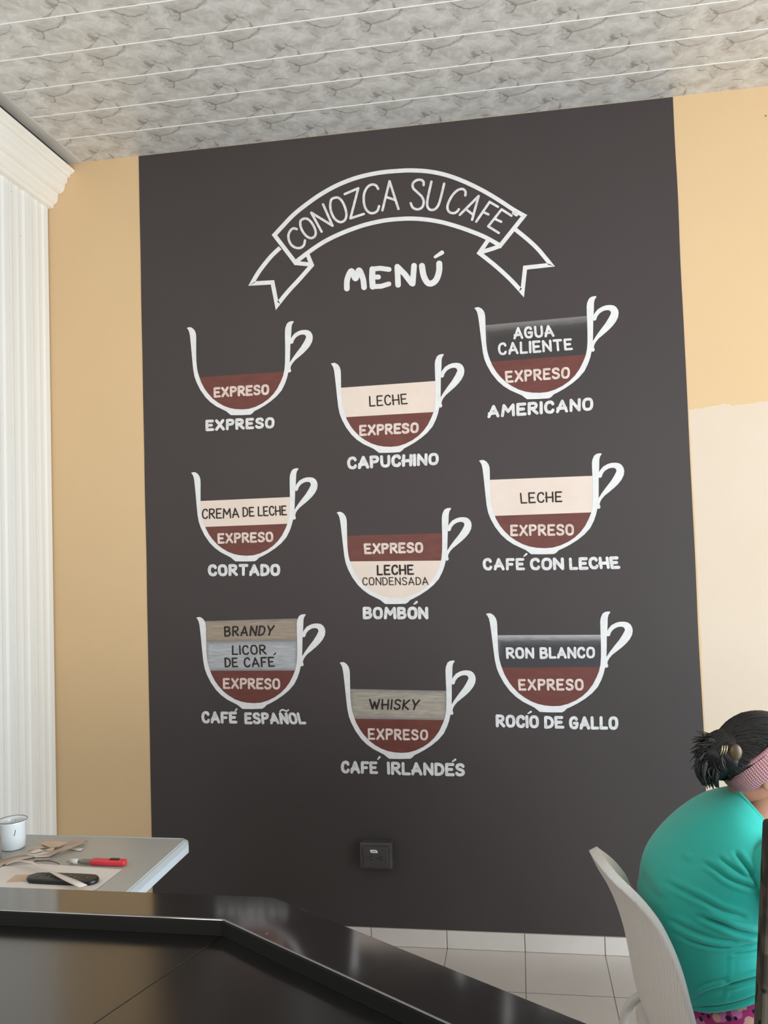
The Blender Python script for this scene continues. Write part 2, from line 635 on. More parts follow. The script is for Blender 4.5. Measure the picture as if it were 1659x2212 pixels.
_O = [(0.26 + 0.26 * (abs(math.cos(a)) ** 0.75) * (1 if math.cos(a) >= 0 else -1), 0.5 + 0.5 * (abs(math.sin(a)) ** 0.8) * (1 if math.sin(a) >= 0 else -1)) for a in [math.pi / 2 + 2 * math.pi * i / 28 for i in range(29)]]
_bowl = arcp([(0, 1), (0.26, 1), (0.4, 0.94), (0.45, 0.77), (0.39, 0.58), (0.25, 0.51), (0, 0.5)], 4)
FONT = {
    'E': (0.44, [[(0.44, 1), (0, 1), (0, 0), (0.46, 0)], [(0, 0.51), (0.36, 0.51)]]),
    'F': (0.42, [[(0.44, 1), (0, 1), (0, 0)], [(0, 0.5), (0.34, 0.5)]]),
    'L': (0.40, [[(0, 1), (0, 0), (0.42, 0)]]),
    'I': (0.0, [[(0, 1), (0, 0)]]),
    'H': (0.50, [[(0, 1), (0, 0)], [(0.5, 1), (0.5, 0)], [(-0.06, 0.46), (0.52, 0.48)]]),
    'T': (0.52, [[(0, 1), (0.52, 1)], [(0.26, 1), (0.26, 0)]]),
    'X': (0.54, [[(0.03, 1), (0.54, 0)], [(0.52, 1), (0, 0)]]),
    'Y': (0.54, [[(0, 1), (0.27, 0.45)], [(0.54, 1), (0.27, 0.45), (0.22, 0)]]),
    'K': (0.48, [[(0, 1), (0, 0)], [(0.46, 1), (0.04, 0.45), (0.48, 0)]]),
    'W': (0.80, [[(0, 1), (0.22, 0), (0.40, 0.75), (0.58, 0), (0.80, 1)]]),
    'N': (0.52, [[(0, 0), (0, 1), (0.52, 0), (0.52, 1)]]),
    'M': (0.70, [[(0, 0), (0.06, 1), (0.35, 0.38), (0.64, 1), (0.70, 0)]]),
    'A': (0.58, [[(0, 0), (0.28, 1), (0.58, 0)], [(0.02, 0.3), (0.5, 0.33)]]),
    'P': (0.45, [[(0, 0), (0, 1)], _bowl]),
    'R': (0.48, [[(0, 0), (0, 1)], _bowl, [(0.16, 0.5), (0.5, 0)]]),
    'B': (0.47, [[(0, 0), (0, 1)], arcp([(0, 1), (0.25, 1), (0.38, 0.95), (0.42, 0.78), (0.36, 0.6), (0.2, 0.54), (0, 0.53)], 4),
                 arcp([(0.15, 0.53), (0.34, 0.5), (0.46, 0.36), (0.45, 0.16), (0.34, 0.03), (0.2, 0), (0, 0)], 4)]),
    'D': (0.48, [[(0, 0), (0, 1)], arcp([(0, 1), (0.22, 0.98), (0.40, 0.86), (0.48, 0.6), (0.48, 0.4), (0.40, 0.14), (0.22, 0.02), (0, 0)], 4)]),
    'O': (0.52, [_O]),
    'C': (0.47, [arcp([(0.46, 0.80), (0.40, 0.95), (0.27, 1), (0.10, 0.91), (0.01, 0.66), (0.01, 0.34), (0.10, 0.08), (0.27, 0), (0.40, 0.04), (0.47, 0.19)], 4)]),
    'G': (0.52, [arcp([(0.46, 0.83), (0.40, 0.96), (0.27, 1), (0.10, 0.91), (0.01, 0.66), (0.01, 0.34), (0.10, 0.08), (0.27, 0), (0.42, 0.05), (0.48, 0.2), (0.5, 0.46)], 4), [(0.28, 0.46), (0.52, 0.46)]]),
    'S': (0.47, [arcp([(0.45, 0.84), (0.38, 0.96), (0.24, 1), (0.08, 0.94), (0.02, 0.77), (0.09, 0.61), (0.24, 0.52), (0.40, 0.42), (0.47, 0.24), (0.41, 0.07), (0.24, 0), (0.09, 0.03), (0, 0.15)], 4)]),
    'U': (0.50, [arcp([(0, 1), (0, 0.6), (0.01, 0.3), (0.08, 0.08), (0.25, 0), (0.42, 0.08), (0.49, 0.3), (0.5, 0.6), (0.5, 1)], 4)]),
}


def word(pt, text, quad_, w, gap=0.27, rnd=None):
    """letters fill the quad TL, BL, BR, TR (ink bounds, crop units)"""
    TL, BL, BR, TR = (Vector(q) for q in quad_)
    h = ((TL - BL).length + (TR - BR).length) / 2
    wid = ((BR - BL).length + (TR - TL).length) / 2
    # shrink by half a stroke
    fu, fv = w / 2 / wid, w / 2 / h
    def at(u, v):
        u = fu + u * (1 - 2 * fu)
        v = fv + v * (1 - 2 * fv)
        return (BL * (1 - u) + BR * u) * (1 - v) + (TL * (1 - u) + TR * u) * v
    tot = sum(FONT[c][0] for c in text) + gap * (len(text) - 1)
    x_ = 0.0
    rr = random.Random(text + str(quad_[0]))
    for c in text:
        fw, st = FONT[c]
        dy = rr.uniform(-0.012, 0.012)
        sl = rr.uniform(-0.02, 0.02)
        for s_ in st:
            pt.stroke([at((x_ + a + sl * b) / tot, b + dy) for a, b in s_], w * rr.uniform(0.94, 1.05))
        x_ += fw + gap


def chalk(name, c1, c2, rough=0.5):
    return varied(name, c1, c2, 40, rough, 0.35)


white = chalk('white_paint', srgb(215, 213, 212), srgb(207, 205, 204))
letter_white = varied('brushed_white_paint', srgb(214, 212, 211), srgb(192, 189, 188), 55, 0.5, 0.35)
letter_cream = varied('brushed_cream_paint', srgb(214, 198, 189), srgb(192, 168, 158), 60, 0.5, 0.35)
ink = chalk('dark_lettering_paint', srgb(30, 19, 16), srgb(38, 26, 22))
coffee = varied('coffee_brown_paint', srgb(96, 50, 44), srgb(104, 57, 50), 14, 0.5, 0.35, stretch=(1, 1, 3))
milk = varied('cream_paint', srgb(210, 192, 179), srgb(215, 198, 186), 10, 0.5, 0.35)


def brushed(name, a, b, edge, amount=1.0):
    M_ = Mat(name, a, 0.5, 0.35)
    v = M_.coord('Object', (3, 1, 26))
    f = M_.ramp(M_.noise(v, 4, 6, 0.65, 0.3), [(0.36, W3(0)), (0.64, W3(1))])
    uvn = M_.n('ShaderNodeUVMap')
    s2 = M_.n('ShaderNodeSeparateXYZ')
    M_.set(s2.inputs[0], uvn.outputs[0])
    d = M_.math('MINIMUM', M_.math('MINIMUM', s2.outputs[0], M_.math('SUBTRACT', 1.0, s2.outputs[0])), M_.math('MULTIPLY', M_.math('MINIMUM', s2.outputs[1], M_.math('SUBTRACT', 1.0, s2.outputs[1])), 0.35))
    d = M_.math('ADD', d, M_.math('MULTIPLY', M_.math('SUBTRACT', M_.noise(v, 9, 4), 0.5), 0.06))
    e = M_.ramp(d, [(0.0, W3(0.75)), (0.045, W3(0))])
    M_.color(M_.mix(e, M_.mix(f, a, b), edge))
    return M_


def glassy(name, dark, smear, strength):
    """dark layer with a dry-brushed pale streak along its top and left edge"""
    M_ = Mat(name, dark, 0.5, 0.35)
    uvn = M_.n('ShaderNodeUVMap')
    s2 = M_.n('ShaderNodeSeparateXYZ')
    M_.set(s2.inputs[0], uvn.outputs[0])
    v = M_.coord('Object', (5, 1, 30))
    nn = M_.noise(v, 5, 5, 0.6)
    top_ = M_.ramp(M_.math('ADD', s2.outputs[1], M_.math('MULTIPLY', M_.math('SUBTRACT', nn, 0.5), 0.16)), [(0.0, W3(1)), (0.07, W3(0.75)), (0.2, W3(0.12)), (0.35, W3(0))])
    left = M_.ramp(s2.outputs[0], [(0.0, W3(0.55)), (0.04, W3(0.1)), (0.07, W3(0))])
    fall = M_.ramp(s2.outputs[1], [(0.0, W3(1)), (0.8, W3(0))])
    a = M_.math('MAXIMUM', top_, M_.math('MULTIPLY', left, fall))
    M_.color(M_.mix(M_.math('MULTIPLY', a, strength), dark, smear))
    return M_


water = glassy('clear_water_paint', srgb(54, 50, 49), srgb(165, 160, 157), 0.42)
rum = glassy('clear_rum_paint', srgb(54, 52, 55), srgb(172, 170, 172), 0.80)
whisky_p = brushed('whisky_paint', srgb(166, 156, 142), srgb(136, 128, 120), srgb(112, 108, 108))
brandy_p = brushed('brandy_paint', srgb(160, 142, 122), srgb(130, 120, 110), srgb(112, 107, 103))
liqueur_p = brushed('liqueur_paint', srgb(172, 172, 174), srgb(146, 147, 151), srgb(112, 111, 113))

# --- ribbon and title
A_ = Crop(520, 350, 4.74)
dx = 340 * 4.74
def B_(pts):
    return [(x_ + dx, y_) for x_, y_ in pts]
pt = Paint(A_, 0.0026)
up = arcp([(347, 750), (430, 660), (540, 545), (660, 447), (800, 347), (950, 260), (1100, 194), (1260, 144), (1450, 108), (1640, 92)] + B_([(150, 89), (300, 98), (450, 125), (600, 172), (760, 241), (920, 325), (1060, 411), (1180, 490), (1290, 552)]), 4)
lo_ = arcp([(560, 1030), (700, 922), (850, 822), (1000, 746), (1150, 686), (1300, 638), (1480, 600), (1640, 585)] + B_([(150, 582), (300, 593), (450, 619), (600, 661), (750, 713), (900, 776), (1046, 858)]), 4)
pt.stroke(up + lo_[::-1] + [up[0]], 43, caps=False, miter=True)
ltail = [(405, 880)] + arcp([(405, 880), (330, 950), (270, 1018), (185, 1130), (117, 1246)], 4)[1:] + [(327, 1234), (373, 1468)] + arcp([(373, 1468), (480, 1335), (600, 1205), (730, 1058)], 4)[1:] + [(686, 950)]
pt.stroke(ltail, 43, caps=False, miter=True)
pt.stroke([(556, 1036), (650, 1045), (728, 1052)], 42, caps=False)
rtail = arcp(B_([(1197, 690), (1320, 790), (1420, 882), (1500, 975), (1565, 1055)]), 4) + B_([(1300, 1084), (1272, 1338)]) + arcp(B_([(1272, 1338), (1150, 1205), (1000, 1068), (832, 934)]), 4)[1:] + B_([(930, 790)])
pt.stroke(rtail, 43, caps=False, miter=True)
pt.stroke(B_([(1046, 862), (960, 892), (836, 930)]), 42, caps=False)
banner = pt.build('ribbon_banner', white, mural)
banner['label'] = 'white outlined ribbon reading conozca su café'

pt = Paint(A_, 0.0032)
thin = 25
O_ = lambda pts: arcp(pts + [pts[0], ], 5)
for s_ in (arcp([(575, 690), (545, 682), (515, 700), (492, 745), (495, 800), (520, 850), (565, 880), (612, 882), (648, 855), (660, 805)]),
           O_([(650, 582), (615, 605), (615, 660), (640, 720), (680, 765), (722, 782), (760, 763), (770, 720), (752, 665), (718, 612), (682, 585)]),
           [(830, 716), (724, 522), (942, 655), (845, 437)],
           O_([(972, 367), (930, 387), (918, 450), (930, 520), (965, 585), (1018, 618), (1065, 600), (1084, 545), (1070, 470), (1038, 403), (1002, 370)]),
           [(1066, 332), (1205, 272), (1125, 580), (1262, 535)],
           arcp([(1408, 278), (1385, 242), (1340, 235), (1295, 265), (1265, 330), (1262, 410), (1280, 480), (1320, 522), (1365, 525), (1402, 500), (1418, 455)]),
           [(1452, 498), (1525, 200), (1616, 484)], [(1492, 362), (1582, 392)],
           arcp(B_([(262, 240), (260, 205), (235, 187), (190, 190), (153, 222), (155, 270), (200, 315), (245, 360), (263, 410), (248, 465), (200, 488), (152, 470), (130, 425)])),
           arcp(B_([(342, 205), (318, 310), (300, 400), (300, 455), (325, 490), (370, 490), (410, 450), (440, 360), (472, 225)])),
           arcp(B_([(688, 345), (690, 305), (660, 280), (610, 292), (560, 340), (520, 410), (505, 470), (525, 515), (570, 527), (605, 510), (622, 487)])),
           B_([(632, 544), (825, 352), (758, 594)]), B_([(692, 484), (770, 545)]),
           B_([(800, 614), (937, 412), (1022, 462)]), B_([(872, 515), (924, 540)]),
           B_([(1160, 553), (1060, 488), (923, 662), (1030, 729)]), B_([(997, 588), (1055, 615)])):
    pt.stroke(s_, thin)
pt.stroke(B_([(1180, 525), (1212, 545)]), 32)
pt.build('ribbon_lettering', letter_white, banner)

pt = Paint(A_, 0.0026)
pt.stroke(arcp([(1088, 1298), (1092, 1205), (1135, 1118), (1176, 1195), (1212, 1110), (1252, 1195), (1264, 1285)], 6), 58)
for s_, w_ in (([(1350, 1100), (1346, 1190), (1352, 1278)], 62), ([(1350, 1098), (1430, 1090), (1520, 1102)], 50), ([(1355, 1180), (1412, 1180)], 50), ([(1352, 1278), (1440, 1274), (1518, 1250)], 50),
               ([(1612, 1260), (1604, 1074)], 58), ([(1604, 1074), (1680, 1150)] + B_([(140, 1244)]), 58), (B_([(150, 1248), (164, 1064)]), 58)):
    pt.stroke(s_, w_)
pt.stroke(arcp(B_([(245, 1066), (262, 1165), (300, 1235), (345, 1244), (392, 1205), (420, 1120), (422, 1042)]), 6), 62)
pt.stroke(B_([(380, 974), (450, 930)]), 40, taper=lambda t: 0.75 + 0.35 * t)
t_ = pt.build('title_lettering', white, mural)
t_['label'] = 'bold white word menú under the ribbon'

# --- the cup drawings: one template outline fitted to nine places
KEY = [(78, 160), (1355, 80), (1582, 275), (605, 1200), (835, 1195), (1330, 348), (1305, 690), (740, 1132)]
INNER = [(125, 150), (155, 168), (177, 198), (187, 232), (190, 270), (190, 350), (190, 450), (192, 550), (200, 640), (213, 700), (228, 748), (250, 810), (290, 885), (330, 940), (390, 1005), (450, 1050), (520, 1090), (590, 1115), (660, 1128), (740, 1132), (820, 1125), (900, 1100), (980, 1060), (1050, 1010), (1110, 950), (1160, 880), (1200, 800), (1228, 730), (1243, 660), (1250, 580), (1252, 480), (1252, 380), (1250, 280), (1250, 190), (1256, 150), (1275, 105)]
BODY = [(78, 160), (100, 151)] + INNER + [(1300, 85), (1330, 78), (1355, 79), (1350, 95), (1336, 115), (1328, 150), (1325, 220), (1321, 285), (1315, 345), (1312, 450), (1307, 575), (1300, 640), (1288, 700), (1273, 760), (1250, 825), (1210, 905), (1150, 975), (1080, 1035), (1000, 1090), (930, 1130), (885, 1152), (862, 1178), (835, 1195), (720, 1200), (605, 1200), (580, 1180), (550, 1155), (510, 1135), (430, 1095), (360, 1045), (300, 985), (240, 900), (195, 810), (170, 740), (155, 660), (145, 560), (135, 450), (125, 340), (115, 250), (106, 205), (92, 176)]
HANDLE = [(1318, 292), (1335, 262), (1365, 225), (1410, 198), (1450, 185), (1495, 182), (1530, 188), (1558, 207), (1577, 240), (1582, 275), (1575, 320), (1550, 370), (1515, 415), (1470, 460), (1420, 503), (1370, 545), (1337, 585), (1320, 618), (1315, 645), (1323, 662), (1321, 680), (1308, 691), (1292, 688), (1284, 672), (1290, 630), (1300, 596), (1306, 575), (1340, 520), (1390, 450), (1440, 385), (1480, 320), (1502, 275), (1498, 252), (1480, 239), (1450, 238), (1420, 247), (1385, 269), (1360, 300), (1351, 325), (1345, 342), (1330, 349), (1313, 345)]


def solve(Am, b):
    n = len(b)
    Mx = [list(Am[i]) + [b[i]] for i in range(n)]
    for i in range(n):
        p = max(range(i, n), key=lambda r: abs(Mx[r][i]))
        Mx[i], Mx[p] = Mx[p], Mx[i]
        for r in range(n):
            if r != i:
                f = Mx[r][i] / Mx[i][i]
                Mx[r] = [a - f * c for a, c in zip(Mx[r], Mx[i])]
    return [Mx[i][n] / Mx[i][i] for i in range(n)]


def fit(keys):
    """least-squares map (with an xy term) of the template onto one cup"""
    B = [(x_ / 1000, y_ / 1000, 1, x_ * y_ / 1e6) for x_, y_ in KEY]
    N = [[sum(r[i] * r[j] for r in B) for j in range(4)] for i in range(4)]
    cx = solve(N, [sum(r[i] * k[0] for r, k in zip(B, keys)) for i in range(4)])
    cy = solve(N, [sum(r[i] * k[1] for r, k in zip(B, keys)) for i in range(4)])
    def g(p):
        r = (p[0] / 1000, p[1] / 1000, 1, p[0] * p[1] / 1e6)
        return (sum(a * b for a, b in zip(cx, r)), sum(a * b for a, b in zip(cy, r)))
    return g


def clip(poly, p, q, keep_below):
    """part of a polygon below (or above) the line p-q"""
    (x0, y0), (x1, y1) = p, q
    sd = lambda v: (v[1] - (y0 + (y1 - y0) * (v[0] - x0) / (x1 - x0))) * (1 if keep_below else -1)
    out = []
    for i in range(len(poly)):
        a, b = poly[i], poly[(i + 1) % len(poly)]
        sa, sb = sd(a), sd(b)
        if sa >= 0:
            out.append(a)
        if (sa > 0) != (sb > 0):
            t = sa / (sa - sb)
            out.append((a[0] + (b[0] - a[0]) * t, a[1] + (b[1] - a[1]) * t))
    return out


CL, CP = 'coffee_lettering', 'caption_lettering'


def cup(label, crop, keys, layers, words, accents=()):
    """layers: (name, level line, material) from top to bottom; words: (part, text, quad, stroke, material, gap)"""
    g = fit(keys)
    p = Paint(crop, 0.0030)
    p.poly([g(q) for q in arcp(BODY, 1)])
    p.l = 0.00302
    p.poly([g(q) for q in HANDLE])
    c = p.build('cup_drawing', white, mural)
    c['label'] = label
    inner = [g(q) for q in INNER]
    cx = sum(q[0] for q in inner) / len(inner)
    cy = sum(q[1] for q in inner) / len(inner)
    inner = [(q[0] + (6 if q[0] > cx else -6), q[1] + (6 if q[1] > cy else 0)) for q in inner]
    for i, (nm, lv, mt) in enumerate(layers):
        pg = clip(inner, lv[0], lv[1], True)
        if i + 1 < len(layers):
            pg = clip(pg, layers[i + 1][1][0], layers[i + 1][1][1], False)
        x0, x1 = min(q[0] for q in pg), max(q[0] for q in pg)
        ymax = max(q[1] for q in pg)
        (ax, ay), (bx, by) = lv
        if i + 1 < len(layers):
            (cx0, cy0), (cx1, cy1) = layers[i + 1][1]
        else:
            cx0, cy0, cx1, cy1 = 0, ymax, 1, ymax
        uv = []
        for q in pg:
            yt = ay + (by - ay) * (q[0] - ax) / (bx - ax)
            yb = cy0 + (cy1 - cy0) * (q[0] - cx0) / (cx1 - cx0)
            uv.append(((q[0] - x0) / (x1 - x0), (q[1] - yt) / max(1, yb - yt)))
        p = Paint(crop, 0.0025)
        p.poly(pg, uv)
        o = p.build(nm, mt, c)
    groups = {}
    for (nm, tx, qd, w_, mt, gp) in words:
        key = (nm, mt.m.name, tx if nm == CP else '')
        if key not in groups:
            groups[key] = [Paint(crop, 0.0036), nm, mt, 9e9, -9e9]
        gr = groups[key]
        gr[3], gr[4] = min(gr[3], qd[0][0], qd[1][0]), max(gr[4], qd[2][0], qd[3][0])
        word(gr[0], tx, qd, w_, gp)
    for (nm, pts, w_) in accents:
        for pp, n2, mt, xa, xb in groups.values():
            if n2 == nm and xa <= pts[0][0] <= xb + 12:
                pp.stroke(pts, w_, taper=(lambda t: 0.6 + 0.5 * t) if len(pts) == 2 else None)
                break
    for pp, nm, mt, _a, _b in groups.values():
        pp.build(nm, mt, c)
    return c


q4 = lambda *a: [(a[0], a[1]), (a[2], a[3]), (a[4], a[5]), (a[6], a[7])]

cup('white cup, one third brown, captioned expreso', Crop(390, 680, 5.53), KEY,
    [('coffee_layer', [(228, 748), (1235, 680)], coffee)],
    [(CL, 'EXPRESO', q4(393, 868, 400, 993, 1062, 957, 1062, 828), 29, letter_cream, 0.27),
     (CP, 'EXPRESO', q4(298, 1257, 303, 1394, 1124, 1357, 1126, 1220), 35, letter_white, 0.30)])

cup('white cup of brown under a cream layer captioned capuchino', Crop(700, 750, 5.184),
    [(78, 188), (1340, 82), (1573, 265), (625, 1187), (850, 1180), (1325, 340), (1308, 678), (740, 1110)],
    [('milk_layer', [(200, 455), (1245, 380)], milk), ('coffee_layer', [(240, 785), (1225, 727)], coffee)],
    [('milk_lettering', 'LECHE', q4(505, 548, 510, 668, 938, 640, 925, 520), 15, ink, 0.24),
     (CL, 'EXPRESO', q4(392, 872, 396, 1000, 1060, 962, 1062, 842), 28, letter_cream, 0.27),
     (CP, 'CAPUCHINO', q4(255, 1225, 262, 1372, 1285, 1322, 1288, 1182), 36, letter_white, 0.27)])

cup('white cup of brown under a dark water layer captioned americano', Crop(1010, 630, 4.879),
    [(72, 178), (1357, 48), (1592, 235), (640, 1137), (865, 1130), (1337, 303), (1325, 632), (740, 1062)],
    [('water_layer', [(200, 355), (1250, 258)], water), ('coffee_layer', [(235, 742), (1240, 665)], coffee)],
    [('water_lettering', 'AGUA', q4(480, 378, 482, 508, 918, 478, 900, 350), 26, letter_white, 0.26),
     ('water_lettering', 'CALIENTE', q4(318, 540, 322, 678, 1108, 618, 1098, 494), 26, letter_white, 0.27),
     (CL, 'EXPRESO', q4(392, 838, 402, 966, 1078, 915, 1078, 792), 25, letter_cream, 0.27),
     (CP, 'AMERICANO', q4(212, 1200, 208, 1336, 1325, 1255, 1325, 1112), 33, letter_white, 0.28)])

cup('white cup of brown under a cream layer captioned cortado', Crop(400, 1000, 5.53),
    [(75, 120), (1357, 68), (1583, 265), (605, 1177), (835, 1175), (1330, 333), (1308, 678), (735, 1105)],
    [('cream_layer', [(195, 455), (1250, 408)], milk), ('coffee_layer', [(225, 765), (1222, 727)], coffee)],
    [('cream_lettering', 'CREMA', q4(203, 548, 203, 672, 652, 658, 645, 535), 16, ink, 0.22),
     ('cream_lettering', 'DE', q4(688, 528, 690, 648, 832, 640, 826, 525), 16, ink, 0.22),
     ('cream_lettering', 'LECHE', q4(868, 520, 872, 640, 1218, 626, 1210, 507), 16, ink, 0.22),
     (CL, 'EXPRESO', q4(388, 840, 392, 968, 1058, 945, 1056, 820), 27, letter_cream, 0.27),
     (CP, 'CORTADO', q4(272, 1210, 278, 1354, 1138, 1350, 1138, 1205), 36, letter_white, 0.28)])

cup('white cup of cream under a brown layer captioned bombón', Crop(715, 1080, 5.184),
    [(65, 142), (1343, 92), (1577, 285), (615, 1165), (835, 1162), (1325, 347), (1303, 680), (735, 1097)],
    [('coffee_layer', [(195, 400), (1240, 372)], coffee), ('condensed_milk_layer', [(210, 688), (1240, 679)], milk)],
    [(CL, 'EXPRESO', q4(368, 487, 376, 610, 1035, 592, 1032, 470), 27, letter_cream, 0.27),
     ('condensed_milk_lettering', 'LECHE', q4(513, 727, 515, 845, 930, 838, 925, 722), 20, ink, 0.26),
     ('condensed_milk_lettering', 'CONDENSADA', q4(352, 865, 355, 957, 1095, 953, 1088, 862), 11, ink, 0.24),
     (CP, 'BOMBON', q4(355, 1195, 358, 1336, 1092, 1336, 1092, 1195), 35, letter_white, 0.27)],
    [(CP, [(932, 1165), (960, 1143)], 26)])

cup('white cup of brown under a deep cream layer captioned café con leche', Crop(1020, 970, 4.879),
    [(72, 125), (1365, 50), (1602, 230), (620, 1110), (868, 1107), (1347, 303), (1330, 632), (760, 1042)],
    [('milk_layer', [(195, 325), (1260, 283)], milk), ('coffee_layer', [(232, 705), (1250, 668)], coffee)],
    [('milk_lettering', 'LECHE', q4(505, 460, 512, 576, 948, 560, 945, 446), 16, ink, 0.24),
     (CL, 'EXPRESO', q4(398, 798, 402, 920, 1075, 912, 1072, 788), 25, letter_cream, 0.27),
     (CP, 'CAFE', q4(110, 1148, 115, 1280, 556, 1278, 550, 1148), 31, letter_white, 0.30),
     (CP, 'CON', q4(605, 1145, 610, 1280, 970, 1276, 965, 1143), 33, letter_white, 0.26),
     (CP, 'LECHE', q4(1018, 1142, 1022, 1276, 1560, 1262, 1540, 1130), 33, letter_white, 0.27)],
    [(CP, [(545, 1130), (572, 1106)], 20)])

cup('white cup of brown under grey and tan layers captioned café español', Crop(410, 1310, 5.352),
    [(78, 130), (1343, 97), (1567, 285), (615, 1187), (845, 1183), (1322, 350), (1300, 695), (735, 1110)],
    [('brandy_layer', [(197, 168), (1240, 138)], brandy_p), ('liqueur_layer', [(205, 408), (1245, 392)], liqueur_p), ('coffee_layer', [(240, 742), (1210, 740)], coffee)],
    [('brandy_lettering', 'BRANDY', q4(400, 228, 402, 350, 965, 338, 990, 216), 19, ink, 0.28),
     ('liqueur_lettering', 'LICOR', q4(488, 448, 490, 562, 890, 556, 880, 440), 18, ink, 0.26),
     ('liqueur_lettering', 'DE', q4(405, 590, 408, 705, 562, 700, 552, 588), 18, ink, 0.24),
     ('liqueur_lettering', 'CAFE', q4(625, 588, 630, 705, 986, 698, 975, 580), 18, ink, 0.26),
     (CL, 'EXPRESO', q4(385, 825, 388, 952, 1050, 960, 1048, 828), 26, letter_cream, 0.27),
     (CP, 'CAFE', q4(135, 1207, 142, 1352, 552, 1352, 545, 1215), 33, letter_white, 0.28),
     (CP, 'ESPANOL', q4(632, 1222, 636, 1360, 1352, 1362, 1318, 1222), 33, letter_white, 0.28)],
    [(CP, [(525, 1212), (545, 1186)], 20), ('liqueur_lettering', [(972, 560), (994, 540)], 15),
     (CP, arcp([(1046, 1212), (1070, 1192), (1100, 1200), (1122, 1208), (1142, 1194)], 3), 18)])

cup('white cup of brown under a greyish tan layer captioned café irlandés', Crop(720, 1410, 5.184),
    [(72, 112), (1358, 92), (1595, 290), (630, 1187), (860, 1185), (1345, 350), (1328, 697), (760, 1117)],
    [('whisky_layer', [(200, 405), (1265, 425)], whisky_p), ('coffee_layer', [(240, 738), (1230, 752)], coffee)],
    [('whisky_lettering', 'WHISKY', q4(400, 512, 405, 635, 950, 642, 978, 522), 18, ink, 0.28),
     (CL, 'EXPRESO', q4(385, 842, 390, 975, 1062, 980, 1062, 858), 25, letter_cream, 0.29),
     (CP, 'CAFE', q4(85, 1205, 88, 1347, 502, 1357, 495, 1215), 33, letter_white, 0.29),
     (CP, 'IRLANDES', q4(602, 1215, 605, 1365, 1476, 1384, 1470, 1235), 35, letter_white, 0.27)],
    [(CP, [(500, 1192), (520, 1166)], 22), (CP, [(1335, 1216), (1366, 1194)], 22)])

cup('white cup of brown under a dark rum layer captioned rocío de gallo', Crop(1035, 1310, 4.879),
    [(72, 78), (1383, 60), (1618, 245), (640, 1115), (875, 1113), (1357, 315), (1342, 650), (775, 1045)],
    [('rum_layer', [(195, 303), (1270, 298)], rum), ('coffee_layer', [(230, 645), (1265, 637)], coffee)],
    [('rum_lettering', 'RON', q4(280, 428, 286, 552, 582, 550, 578, 430), 27, letter_white, 0.26),
     ('rum_lettering', 'BLANCO', q4(632, 428, 640, 552, 1222, 546, 1218, 422), 27, letter_white, 0.26),
     (CL, 'EXPRESO', q4(410, 762, 416, 886, 1102, 886, 1100, 760), 25, letter_cream, 0.29),
     (CP, 'ROCIO', q4(170, 1135, 176, 1272, 632, 1284, 630, 1145), 33, letter_white, 0.27),
     (CP, 'DE', q4(680, 1150, 684, 1286, 898, 1286, 884, 1152), 33, letter_white, 0.26),
     (CP, 'GALLO', q4(942, 1155, 948, 1294, 1466, 1298, 1466, 1155), 33, letter_white, 0.28)],
    [(CP, [(515, 1126), (545, 1108)], 20)])

# ------------------------------------------------------------------ power outlet
out = thing('power_outlet', 'black surface-mounted double power outlet low on the black mural', 'outlet', (-0.575, -0.002, 0.305))
bp_ = varied('black_outlet_plastic', srgb(64, 62, 62), srgb(70, 68, 67), 20, 0.42, 0.5)
bm = bmesh.new()
add_box(bm, (-0.062, -0.046, 0.0), (0.062, 0, 0.098), 0.005, 3)
from_bm('box', bm, bp_, out)
bm = bmesh.new()
add_box(bm, (-0.048, -0.0525, 0.008), (0.048, -0.045, 0.084), 0.003, 2)
plate = from_bm('cover_plate', bm, varied('plate_plastic', srgb(66, 62, 62), srgb(60, 57, 57), 15, 0.45), out)
dk = varied('socket_slot_black', srgb(8, 8, 8), srgb(12, 11, 11), 9, 0.6)
for cx in (-0.019, 0.019):
    bm = bmesh.new()
    for (ax, az, w_, h_) in ((-0.010, 0.044, 0.006, 0.005), (0.002, 0.050, 0.008, 0.004), (0.002, 0.038, 0.008, 0.004)):
        add_box(bm, (cx + ax - w_ / 2, -0.0532, az - h_ / 2), (cx + ax + w_ / 2, -0.052, az + h_ / 2), 0.0008, 1)
    s_ = from_bm('socket', bm, dk, plate)
bm = bmesh.new()
pts = []
for (ax, az) in ((-0.016, 0.0745), (0.006, 0.0745), (0.0115, 0.071), (0.013, 0.063), (-0.010, 0.063), (-0.015, 0.066)):
    pts.append((ax - 0.004, -0.0526, az))
add_prism(bm, pts, (0, -0.0006, 0))
st_ = from_bm('sticker', bm, varied('white_sticker', srgb(238, 234, 230), srgb(230, 226, 222), 60, 0.4), plate)
st_['label'] = 'small white sticker'
bm = bmesh.new()
for i, ax in enumerate((-0.011, -0.006, -0.001, 0.003)):
    add_box(bm, (ax - 0.004, -0.0534, 0.066), (ax - 0.001, -0.0531, 0.071))
from_bm('sticker_print', bm, varied('sticker_ink', srgb(150, 140, 136), srgb(130, 122, 118), 60, 0.5), plate)

# ------------------------------------------------------------------ grey folding table on the left
ZT = 0.75
tb = thing('folding_table', 'grey plastic folding table with pale rounded edge by the left wall', 'table', (-1.38, -1.50, 0))
tm = varied('grey_table_plastic', srgb(174, 170, 163), srgb(168, 164, 157), 4, 0.34, 0.5)
te = varied('pale_table_edge', srgb(186, 194, 200), srgb(192, 199, 204), 4, 0.4, 0.5)
x0, x1, y0, y1 = -1.86, -0.912, -1.92, -1.034
L_ = tb.location
bm = bmesh.new()
add_box(bm, (x0 - L_.x, y0 - L_.y, ZT - 0.03), (x1 - L_.x, y1 - L_.y, ZT), 0.010, 3)
for f in bm.faces:
    f.material_index = 0
from_bm('tabletop', bm, tm, tb, True)
